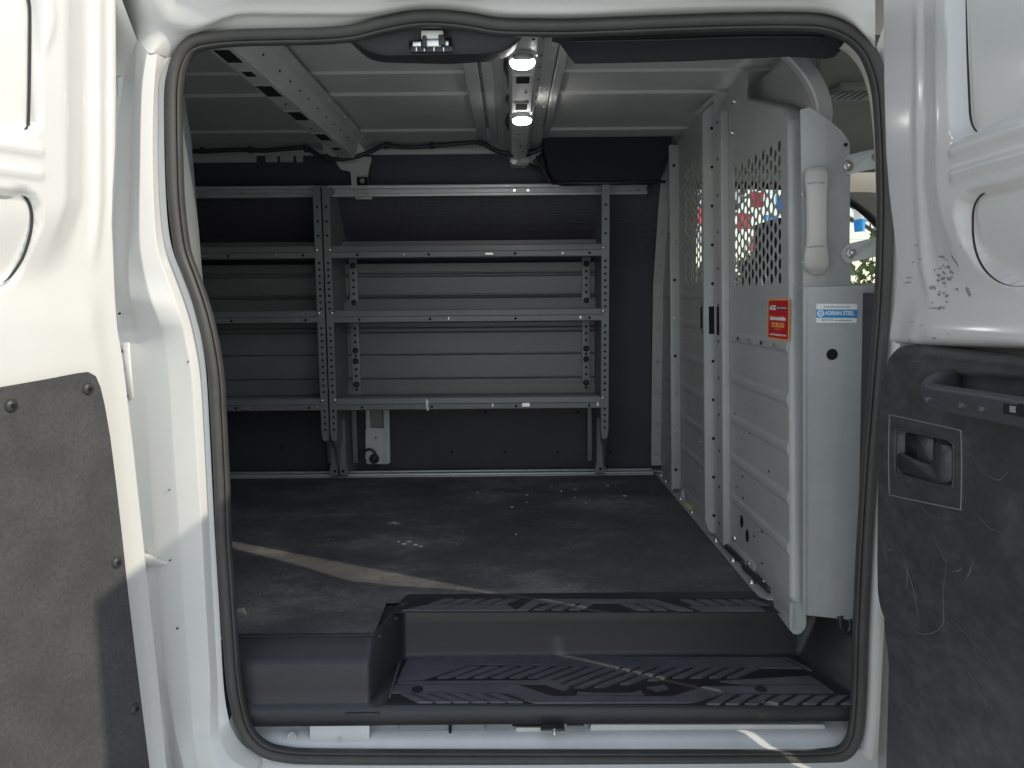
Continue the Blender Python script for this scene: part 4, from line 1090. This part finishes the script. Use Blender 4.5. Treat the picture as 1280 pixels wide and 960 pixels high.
# lower tail of the leaf that hangs over the step
c.prism(rpoly([L(XP, 1.784, -.70), L(XP, 2.36, -.745), L(XP, 2.36, -.755), L(XP, 1.90, -.772), L(XP, 1.79, -.778), L(XP, 1.782, -.76)], .012), (.003, 0, 0), 'steel')
c.prism(rpoly([L(XP-.004, 1.788, -.71), L(XP+.034, 1.788, -.71), L(XP+.034, 1.788, -.765), L(XP+.02, 1.788, -.782), L(XP+.004, 1.788, -.782), L(XP-.004, 1.788, -.77)], .008), (0, .006, 0), 'steel')
ribs(c, XP, 1.80, 2.27, RIBZ)
for k, z in enumerate(np.linspace(-.68, .52, 12)): c.disc(L(XP-.0222, 2.325, z), (-1, 0, 0), .005, 'hole', .001, 8)
pbox(c, XP-.0235, XP-.0222, 2.315, 2.34, -.115, -.03, 'hole')
for k in range(4): c.disc(L(XP-.0095, 1.87+.1*k, -.118), (-1, 0, 0), .0055, 'hole' if k % 2 else 'zinc', .001, 8)
for y, z in ((2.17, -.63), (2.12, -.655)): c.disc(L(XP-.001, y, z), (-1, 0, 0), .013, 'hole', .001, 14, .018)
for k in range(16): c.disc(L(XP-.0008, random.uniform(1.86, 2.24), random.uniform(-.70, -.28)), (-1, 0, 0), .0035, random.choice(['hole', 'zinc', 'hole']), .001, 8)
for y, z in ((2.24, -.70), (2.10, -.725), (1.98, -.735), (2.22, .555), (2.24, .47)): c.dome(L(XP-.001, y, z), (-1, 0, 0), .010, .008, 'zinc', 10, 3)
co = c.build('leaf_panel', pt); co['label'] = 'near leaf with a rounded front edge and a perforated window'
w = MB(); perf(w, XP+.001, w0, w1, wz0, wz1); w.build('mesh_window', pt)
fp = MB(); fp.prism([L(XP+.055, 1.76, .36), L(XP+.055, 2.25, .36), L(XP+.055, 2.25, .61), L(XP+.055, 1.76, .575)], (.003, 0, 0), 'steel'); pbox(fp, XP+.05, XP+.06, 1.755, 1.760, .36, .575, 'steel'); fp.build('filler_panel', pt)
# floor angle with bolts and the black rubber strips
fa = MB()
fa.prism(rpoly([V((XP-.03, 1.84, FZ+.002)), V((XP+.05, 1.84, FZ+.002)), V((XP+.05, 3.24, FZ+.002)), V((XP-.035, 3.24, FZ+.002))], .03), (0, 0, .004), 'steel')
fa.box((XP-.004, 1.98, FZ+.006), (XP, 3.2, FZ+.045), 'steel', .001)
for y in (1.95, 2.12, 2.3, 2.62, 2.8, 2.95, 3.08, 3.18): fa.dome(V((XP-.018, y, FZ+.006)), (0, 0, 1), .010, .009, 'zinc', 10, 3)
fa.box((XP-.022, 2.62, FZ+.0062), (XP-.006, 2.73, FZ+.0072), 'yel')
fa.prism([V((XP-.02, 2.80, FZ+.006)), V((XP-.004, 2.80, FZ+.006)), V((XP-.008, 2.80, FZ+.05))], (0, .02, 0), 'beige')
fa.build('floor_angle', pt)
rs = MB()
for a_, b_ in (((XP-.014, 2.24), (XP-.004, 2.06)), ((XP-.012, 2.04), (XP, 1.86))):
    rs.tube(cat_rom([V((lerp(a_[0], b_[0], t), lerp(a_[1], b_[1], t), FZ+.018+random.uniform(-.002, .002))) for t in (0, .3, .6, 1)], 3), .008, 'black', 8)
rs.build('edge_strip', pt)
# wing panel covering the pillar, facing the door
YW = 1.70
wg = MB()
pw = lambda u, v, y=YW: PY(u, v, y)
wg.prism([pw(1003.5,360), pw(1008,359), pw(1084,357), pw(1091,357), pw(1082.5,777), pw(1077,776.5), pw(1009,769), pw(1003.5,763)], (0, .003, 0), 'steel')
wg.prism([pw(1003.5,360), pw(1006.5,359.5), pw(1006.5,768), pw(1003.5,763)], (0, -.004, 0), 'steel')
wg.prism([pw(1088,357), pw(1091,357), pw(1082.5,777), pw(1079.5,776.5)], (0, -.004, 0), 'steel')
wg.prism([pw(1003.5,360)+V((0, .003, 0)), pw(1091,357)+V((0, .003, 0)), pw(1091,357)+V((0, .05, .004)), pw(1003.5,360)+V((0, .05, .004))], (0, 0, -.003), 'steel')
wg.disc(pw(1040,443,YW-.0005), (0, -1, 0), .0125, 'hole', .001, 20)
wgo = wg.build('wing_panel', pt); wgo['label'] = 'flat grey lower wing panel with a round hole and a sticker'
wu = MB()
f0 = YW+.03
wu.prism([pw(1000.5,137,f0), pw(1012,134,f0), pw(1032,147,f0), pw(1032,359,f0), pw(1004,360,f0)], (0, .003, 0), 'steel')
wu.prism([pw(1032,147,f0), pw(1052,164,f0+.004), pw(1062,178,f0+.012), pw(1063,215,f0+.012), pw(1062,300,f0+.012), pw(1064,358,f0+.012), pw(1032,359,f0)], (0, .003, 0), 'steel')
for u, v in ((1057,181),(1058,198)): wu.disc(pw(u, v, f0+.008), (0, -1, 0), .004, 'hole', .002, 10)
for v in (243,328): wu.dome(pw(1004, v, f0), (0, -1, 0), .005, .004, 'steel', 8, 3)
wuo = wu.build('wing_panel', pt); wuo['label'] = 'upper wing panel folded behind the beige grab handle'
# arch bar rising to the roof
ab = MB()
pa = cat_rom([PY(u, v, y) for u, v, y in ((1026,165,1.76),(1031,140,1.76),(1026,115,1.765),(1014,92,1.775),(996,70,1.79),(975,52,1.80))], 8); rows = []
for i, q in enumerate(pa):
    d = (pa[min(i+1, len(pa)-1)]-pa[max(i-1, 0)]).normalized(); n_ = V((-d.z, 0, d.x)).normalized()
    rows.append([q+n_*a_+V((0, b_, 0)) for a_, b_ in ((-.018, .02), (-.018, 0), (-.014, -.004), (.014, -.004), (.018, 0), (.018, .02), (-.018, .02))])
ab.grid(rows, 'steel', False); ab.build('arch_bar', pt)
# stand-off arms with bolts
for (u0, v0, u1_, v1_, y0_, y1_, uu_, vv_) in ((1053,206,1100,197,1.735,1.70,1060,207), (1052,317,1108,306,1.725,1.69,1064,316)):
    ar = MB(); A = PY(u0, v0, y0_); B = PY(u1_, v1_, y1_); hh = V((0, 0, .021))
    pts = [A+V((.012, 0, .021)), B+hh, B-hh, A+V((.012, 0, -.021)), A+V((.002, 0, -.014)), A+V((-.002, 0, 0)), A+V((.002, 0, .014))]
    ar.prism(pts, (0, .004, 0), 'steel' if v0 > 300 else 'steel')
    q = PY(uu_, vv_, y0_-.004); ar.disc(q, (0, -1, 0), .013, 'zinc', .002, 18); ar.disc(q+V((0, -.002, 0)), (0, -1, 0), .009, 'zinc', .005, 6)
    ar.dome(q+V((0, -.007, 0)), (0, -1, 0), .006, .005, 'zinc', 10, 3)
    q = B+V((-.012, -.003, 0)); ar.disc(q, (0, -1, 0), .010, 'zinc', .006, 6)
    ar.build('stand_off_arm', pt)
# beige grab handle
hn = MB()
rows = []
ctl = [(209,11,0),(213,13,.012),(225,14,.022),(240,12.5,.028),(265,12,.031),(295,12,.031),(308,13,.028),(322,15.5,.022),(334,15,.014),(340,11,.004),(343,7,0)]
for v, wd, ex in ctl:
    cpt = PY(1021, v, f0-.002-ex); hw = wd/960*1.73
    rows.append([cpt+V((hw*math.cos(t), .002+ex*.25*(0)-.012*math.sin(t), 0)) for t in np.linspace(-.1, PI+.1, 11)])
rr = [[cat_rom([r[j] for r in rows], 4)[i] for j in range(11)] for i in range((len(rows)-1)*4+1)]
hn.grid(rr, 'glovegrey')
for v in (228, 308):
    q = PY(1021, v, f0-.002-.034); hn.tube([q+V((.019*math.cos(t), .006-.012*math.sin(t), -.002*math.cos(t)**2)) for t in np.linspace(.1, PI-.1, 9)], .0008, 'steel_d', 5)
hno = hn.build('grab_handle', pt, fix=False); hno['label'] = 'pale beige plastic grab handle'

# stickers
rt, upv = V((1, 0, 0)), V((0, 0, 1))
s1 = thing('sticker', 'white and blue maker sticker on the flat grey wing panel', 'sticker', PY(1046, 391, YW-.001))
TL, TR, BR, BL = PY(1020.5,379.5,YW-.0008), PY(1071.5,380,YW-.0008), PY(1070.5,403.5,YW-.0008), PY(1020,403.5,YW-.0008)
k = MB(); k.prism(rpoly([TL, TR, BR, BL], .003), (0, -.0008, 0), 'bluew'); k.build('backing', s1)
def inS(a, b, o=0): return TL.lerp(TR, a).lerp(BL.lerp(BR, a), b)+V((0, -o, 0))
k = MB(); k.prism([inS(0,.30,.0008), inS(1,.30,.0008), inS(1,.74,.0008), inS(0,.74,.0008)], (0, -.0005, 0), 'blue'); k.build('blue_band', s1)
k = MB(); k.disc(inS(.105,.51,.0013), (0, -1, 0), .0075, 'bluew', .0004, 20); k.disc(inS(.105,.51,.0017), (0, -1, 0), .0048, 'blue', .0003, 16); k.disc(inS(.105,.51,.002), (0, -1, 0), .003, 'bluew', .0003, 12, .002); k.build('emblem', s1)
Wd = (TR-TL).length
text('ADRIAN STEEL', .0125, 'bluew', inS(.57,.50,.0016), TR-TL, upv, 'lettering', s1, bold=.0003, sx=.80*Wd/.0905/1.0)
text('Delivering More Convenient Trade', .0040, 'ink', inS(.5,.16,.0011), TR-TL, upv, 'lettering', s1)
text('(800) 677-2726   www.adriansteel.com', .0042, 'ink', inS(.5,.86,.0011), TR-TL, upv, 'lettering', s1)
s2 = thing('sticker', 'red and orange edged dealer sticker on the near bulkhead leaf', 'sticker', L(XP, 1.86, -.02))
def onP(u, v, x=XP-.0006): 
    r = ray(u, v); return r*(x/r.x)
TL, TR, BR, BL = onP(960,374), onP(987.5,373.5), onP(986.8,427), onP(959.5,423)
def inR(a, b, o=0): return TL.lerp(TR, a).lerp(BL.lerp(BR, a), b)+V((-o, 0, 0))
k = MB(); k.prism(rpoly([TL, TR, BR, BL], .006), (-.0008, 0, 0), 'orange'); k.build('backing', s2)
k = MB(); k.prism(rpoly([inR(.06,.035,.0008), inR(.95,.035,.0008), inR(.95,.955,.0008), inR(.06,.955,.0008)], .004), (-.0005, 0, 0), 'red'); k.build('red_panel', s2)
k = MB(); k.prism([inR(.08,.19,.0013), inR(.93,.19,.0013), inR(.93,.26,.0013), inR(.08,.26,.0013)], (-.0003, 0, 0), 'ink'); k.build('dark_band', s2)
rr_ = TR-TL; uu2 = TL-BL; Wd = rr_.length; Hd = uu2.length
text('ACK', Hd*.15, 'bluew', inR(.27,.22,.0019), rr_, uu2, 'lettering', s2, bold=.0008, sx=.30*Wd/(Hd*.15*2.1))
text('Automotive Inc.', Hd*.055, 'bluew', inR(.68,.215,.0019), rr_, uu2, 'lettering', s2, sx=.5*Wd/(Hd*.055*7.2))
text('Sales-Service-Installation', Hd*.13, 'bluew', inR(.5,.475,.0016), rr_, uu2, 'lettering', s2, bold=.0006, sx=.82*Wd/(Hd*.13*11.5))
text('732 388 5333', Hd*.16, 'orange', inR(.5,.64,.0016), rr_, uu2, 'lettering', s2, bold=.0008, sx=.70*Wd/(Hd*.16*6.6))
text('toll free', Hd*.045, 'orange', inR(.5,.74,.0016), rr_, uu2, 'lettering', s2, sx=.3*Wd/(Hd*.045*3.4))
text('www.ackequipment.com', Hd*.085, 'bluew', inR(.5,.87,.0016), rr_, uu2, 'lettering', s2, sx=.82*Wd/(Hd*.085*11))

# ================================================================== CAB (seen past and through the bulkhead)
# beige inner pillar trim and black guide beside the wing panel
pi_ = MB()
pts = [(1054,55),(1066,63),(1081,82),(1091,110),(1097,150),(1101,210),(1102,300),(1101,345),(1100,420)]
cen = cat_rom([PY(u, v, 1.635) for u, v in pts], 6); rows = []
for i, q in enumerate(cen):
    d = (cen[min(i+1, len(cen)-1)]-cen[max(i-1, 0)]).normalized(); n_ = V((d.z, 0, -d.x)).normalized()
    if n_.x < 0: n_ = -n_
    pass
    rows.append([q-n_*.004+V((0, .016, 0)), q-n_*.005+V((0, .005, 0)), q-n_*.002, q+n_*.004-V((0, .006, 0)), q+n_*.016, q+n_*.03-V((0, .02, 0))])
pi_.grid(rows, 'beige')
pi_.dome(PY(1102, 205, 1.66), (-.6, -1, 0), .014, .012, 'beige'); pi_.dome(PY(1106, 310, 1.66), (-.6, -1, 0), .014, .012, 'beige')
pio = pi_.build('pillar_trim', van, fix=False); pio['label'] = 'beige inner trim of the front door pillar'
bg = MB()
for u0, u1_, y in ((1092,1097,1.648),(1098,1103,1.640)):
    bg.prism([PY(u0,366,y), PY(u1_,366,y), PY(u1_-8,770,y), PY(u0-8,770,y)], (0, .05, 0), 'black')
bg.tube(cat_rom([PY(u, v, 1.70) for u, v in ((1050,770),(1052,784),(1058,790),(1063,784),(1062,774))], 5), .007, 'black', 8)
bg.build('belt_guide', van)
# headliner, dome light, far door with window, seat
cz = .585
cab = MB()
rows = []
for x in np.linspace(.74, 2.25, 10):
    dz = -.10*sm((x-1.6)/.6)
    rows.append([V((x, y, z+dz)) for y, z in ((1.66, .53), (1.75, .565), (2.0, .585), (2.6, .59), (3.0, .575), (3.16, .545), (3.22, .50))])
cab.grid(rows, 'headliner')
cab.grid([[V((.74, y, z)) for y, z in ((1.66, .66), (2.0, .66), (3.3, .66))], [V((.74, y, z)) for y, z in ((1.66, .53), (2.0, .585), (3.3, .55))]], 'headliner')
cabo = cab.build('headliner', van, fix=False)
oc = MB(); q = PZ(1072, 108, .580)
oc.box(q+V((-.06, -.03, -.016)), q+V((.09, .10, .01)), 'glovegrey', .008)
for k in range(5): oc.box(q+V((-.045+.02*k, -.015, -.019)), q+V((-.033+.02*k, .08, -.015)), 'steel_d', .002)
oc.build('overhead_lamp', van)
# far cab door: beige trim, black glass frame, glass
YD = 3.27
wo_ = [(.78, .055), (1.70, .055), (1.62, .20), (1.46, .36), (1.30, .435), (1.1, .455), (.78, .46)]   # window outline x,z
fd = MB()
def dpt(x, z, y=YD): return V((x, y, z))
fd.prism([dpt(.70, -.9), dpt(2.2, -.9), dpt(2.2, .0), dpt(1.70, .05), dpt(.70, .05)], (0, .05, 0), 'beige')
fd.prism([dpt(.70, .465), dpt(1.1, .462), dpt(1.31, .442), dpt(1.47, .366), dpt(1.64, .19), dpt(1.75, .05), dpt(2.2, .05), dpt(2.2, .62), dpt(.70, .62)], (0, .05, 0), 'beige')
fd.prism([dpt(.70, .05), dpt(.78, .05), dpt(.78, .47), dpt(.70, .47)], (0, .05, 0), 'beige')
fd.box((.74, YD-.05, -.10), (2.0, YD-.002, .045), 'beige', .02); fd.box((1.0, YD-.07, -.35), (1.9, YD-.002, -.22), 'glovegrey', .02)
fdo = fd.build('cab_door', van); fdo['label'] = 'beige trimmed far cab door'
wf = MB()
q = cat_rom([dpt(x, z, YD-.005) for x, z in wo_[1:]], 6); wf.tube(q, .016, 'black', 8); wf.build('window_frame', fdo)
gl = MB(); gl.prism([dpt(x, z, YD+.025) for x, z in wo_], (0, .004, 0), 'glass'); gl.build('window', fdo)
# front bulkhead of the cab: dash and screen
da = MB(); da.box((1.85, 1.7, -.9), (2.25, 3.25, -.02), 'steel_d', .05); da.build('dashboard', van)
fs_ = MB(); fs_.prism([V((2.28, 1.62, 0)), V((2.28, 3.25, 0)), V((1.95, 3.2, .52)), V((1.95, 1.68, .52))], (.004, 0, .002), 'glass'); fs_.build('windscreen', van)
nz = MB(); nz.grid([[V((x, y, z)) for y in (1.5, 2.4, 3.4)] for x, z in ((2.28, -1.1), (2.30, 0), (2.9, -.12), (3.1, -.5), (3.1, -1.1))], 'white'); nz.build('bonnet', van, fix=False)
def seat(name, x0, yc):
    s = thing(name, '', 'seat', (x0, yc, FZ)) if False else None
    m = MB()
    m.box((x0, yc-.24, -.60), (x0+.5, yc+.24, -.42), 'camo', .05)
    rows = []
    for z, w_, xx in ((-.46, .22, .10), (-.3, .235, .07), (-.05, .24, .04), (.08, .21, .02), (.13, .12, .015)):
        rows.append([V((x0+xx+.07*math.cos(t), yc+w_*math.sin(t), z)) for t in np.linspace(0, 2*PI, 17)])
    m.grid(rows, 'camo'); m.box((x0-.0, yc-.12, .12), (x0+.09, yc+.12, .27), 'camo', .03); m.box((x0+.1, yc-.2, FZ), (x0+.4, yc+.2, -.58), 'steel_d')
    return m.build(name, van)
seat('cab_seat', .90, 2.80); seat('cab_seat', 1.32, 2.05)

# ================================================================== OUTSIDE BEYOND THE CAB
def bare_tree(x, y, h, seed, label):
    rnd = random.Random(seed); t = thing('bare_tree', label, 'tree', (x, y, GZ), 'leafless trees beyond the car park')
    tr_ = MB(); cr_ = MB()
    def grow(p0, d, l, r, lvl):
        d = d.normalized(); p1 = p0+d*l*.5+V((rnd.gauss(0, .04), rnd.gauss(0, .04), .02))*l; p2 = p0+d*l
        (tr_ if lvl == 0 else cr_).tube([p0, p1, p2], r, 'bark', 6 if lvl < 2 else 4, False, rad=[r, r*.85, r*.7])
        if lvl >= 5: return
        for k in range(3 if lvl < 3 else 2+(lvl == 3)):
            nd = (d+V((rnd.gauss(0, .55), rnd.gauss(0, .55), rnd.gauss(.15, .3)))).normalized()
            q = p0+(p2-p0)*rnd.uniform(.55, 1.0); grow(q, nd, l*rnd.uniform(.6, .8), r*.55, lvl+1)
    grow(V((x, y, GZ)), V((0, 0, 1)), h*.28, h*.022, 0)
    tr_.build('trunk', t); cr_.build('crown', t)
bare_tree(6.6, 13.5, 6.2, 4, 'leafless tree behind the pennants, seen through the cab window by the pillar')
bare_tree(3.6, 15.0, 6.5, 9, 'leafless tree seen through the grille of the middle bulkhead leaf')
bare_tree(9.0, 18.0, 7.0, 12, 'leafless tree farther off behind the cab window')
def bush(x, y, r, h, seed, label):
    rnd = random.Random(seed); m = MB()
    for k in range(2200):
        a = rnd.uniform(0, 2*PI); b_ = rnd.random(); rr2 = r*math.sqrt(rnd.random()); zz_ = h*b_*(1-.5*(rr2/r)**2)
        p0 = V((x+rr2*math.cos(a), y+rr2*math.sin(a), GZ+zz_)); sz = rnd.uniform(.05, .11)
        d1 = V((rnd.gauss(0, 1), rnd.gauss(0, 1), rnd.gauss(0, 1))).normalized()*sz; d2 = d1.cross(V((rnd.gauss(0, 1), rnd.gauss(0, 1), rnd.gauss(0, 1)))).normalized()*sz*.6
        m.add([p0-d1, p0+d2, p0+d1, p0-d2], [(0, 1, 2, 3)], 'leaf')
    m.tube([V((x, y, GZ)), V((x, y, GZ+h*.6))], .03, 'bark', 6)
    o = m.build('shrub', None, (x, y, 0), fix=False)
    return tag(o, label, 'shrub', 'shrubs along the edge of the car park', 'thing')
bush(6.25, 12.6, 1.2, 2.55, 1, 'green shrub under the blue pennants outside the cab window')
bush(5.2, 13.6, 1.0, 2.3, 2, 'green shrub between the other shrubs, half hidden by the bulkhead')
bush(4.05, 12.2, 1.1, 2.45, 3, 'green shrub seen low through the near leaf of the grille')
def pennants(u0, v0, u1_, v1_, Y, cols, label, size):
    t = thing('pennant_string', label, 'pennants', PY(u0, v0, Y), 'strings of pennants over the car park')
    A, B = PY(u0, v0, Y), PY(u1_, v1_, Y)
    cd = MB(); pts = [A.lerp(B, k/20)-V((0, 0, .12*math.sin(PI*k/20))) for k in range(21)]; cd.tube(pts, .006, 'bluew', 5); cd.build('cord', t)
    for k, (up_x, mcol) in enumerate(cols):
        f0_ = (up_x-u0)/(u1_-u0); q = A.lerp(B, f0_)-V((0, 0, .12*math.sin(PI*f0_))); f_ = MB(); w_ = size
        top_ = [q+V((-w_/2+w_*i/6, .02*math.sin(i*1.3+k), 0)) for i in range(7)]; bot_ = [q+V((-w_*.42+w_*.84*i/6, .05*math.sin(i*1.3+k+.5), -w_*1.15)) for i in range(7)]
        f_.grid([top_, [a_.lerp(b_, .5)+V((0, .02, 0)) for a_, b_ in zip(top_, bot_)], bot_], mcol); f_.build('pennant', t, fix=False)
FR, FW, FB = 'flag_red', 'flag_white', 'flag_blue'
pennants(850, 219, 1200, 252, 8.0, [(868, FB), (890, FR), (918, FW), (946, FR), (977, FB), (1010, FW), (1045, FR), (1078, FW), (1120, FB), (1160, FR)], 'nearest string of red, white and blue pennants beyond the cab', .14)
pennants(850, 258, 1200, 258, 9.5, [(872, FR), (900, FW), (931, FR), (964, FB), (1000, FW), (1040, FR), (1077, FB), (1120, FW), (1160, FR)], 'middle string of pennants, its blue one showing in the cab window', .17)
pennants(850, 285, 1200, 292, 11.0, [(880, FW), (912, FB), (946, FR), (985, FW), (1030, FB), (1110, FR)], 'lowest and farthest string of pennants above the shrubs', .17)

# flecks and crumbs lying on the load floor
cr2 = MB(); rnd = random.Random(11)
for u, v, s_ in [(690,608,4),(702,614,3),(719,612,4),(719,622,3),(732,629,4),(659,619,4),(658,628,3),(781,620,5),(760,607,4),(505,680,7),(512,677,6),(520,681,6),(498,677,4),(526,683,4),(645,668,3),(640,634,5),(586,622,2),(597,616,3),(815,614,2)]+[(rnd.uniform(300, 900), rnd.uniform(600, 745), rnd.uniform(.8, 1.7)) for _ in range(28)]:
    q = PZ(u, v, FZ+.0015); n = 6; k_ = s_*.0015
    cr2.prism([q+V((k_*math.cos(2*PI*i/n)*rnd.uniform(.4, 1.2), .7*k_*math.sin(2*PI*i/n)*rnd.uniform(.4, 1.2), 0)) for i in range(n)], (0, 0, .0012), 'stain' if s_ < 2.5 else 'bluew')
tag(cr2.build('crumbs'), 'pale flecks and crumbs scattered on the black load floor', None, None, 'stuff')

# ================================================================== LIGHT, SKY, CAMERA
SUN = V((.745, -.395, .566)).normalized()
el = math.asin(SUN.z); az = math.atan2(SUN.x, SUN.y)
sd = bpy.data.lights.new('sun', 'SUN'); sd.energy = 2.0; sd.angle = math.radians(.6); sd.color = (1, .915, .75)
so_ = bpy.data.objects.new('sun', sd); C.objects.link(so_); so_.rotation_euler = SUN.to_track_quat('Z', 'Y').to_euler(); so_.location = (8, -5, 9)
w_ = bpy.data.worlds.new('World'); bpy.context.scene.world = w_; w_.use_nodes = True; nt = w_.node_tree
sk = nt.nodes.new('ShaderNodeTexSky'); sk.sky_type = 'NISHITA'; sk.sun_disc = False; sk.sun_elevation = el; sk.sun_rotation = az
sk.air_density = 1.7; sk.dust_density = .2; sk.ozone_density = 3.0
hs = nt.nodes.new('ShaderNodeHueSaturation'); hs.inputs['Saturation'].default_value = .48
nt.links.new(sk.outputs[0], hs.inputs['Color']); nt.links.new(hs.outputs[0], nt.nodes['Background'].inputs['Color']); nt.nodes['Background'].inputs['Strength'].default_value = .15
cam = bpy.data.cameras.new('camera'); co_ = bpy.data.objects.new('camera', cam); C.objects.link(co_)
cam.sensor_fit = 'HORIZONTAL'; cam.sensor_width = 36; cam.lens = 36*FPX/1280; cam.clip_start = .02; cam.clip_end = 2000
co_.location = (0, 0, CAMZ); co_.rotation_euler = (Matrix.Rotation(PI/2-PITCH, 3, 'X') @ Matrix.Rotation(-ROLL, 3, 'Z')).to_euler()
sc = bpy.context.scene; sc.camera = co_
sc.view_settings.view_transform = 'Standard'; sc.view_settings.look = 'None'; sc.view_settings.exposure = .62; sc.view_settings.gamma = 1
sc.cycles.max_bounces = 10; sc.cycles.diffuse_bounces = 6; sc.cycles.transparent_max_bounces = 16
sc.cycles.use_denoising = True
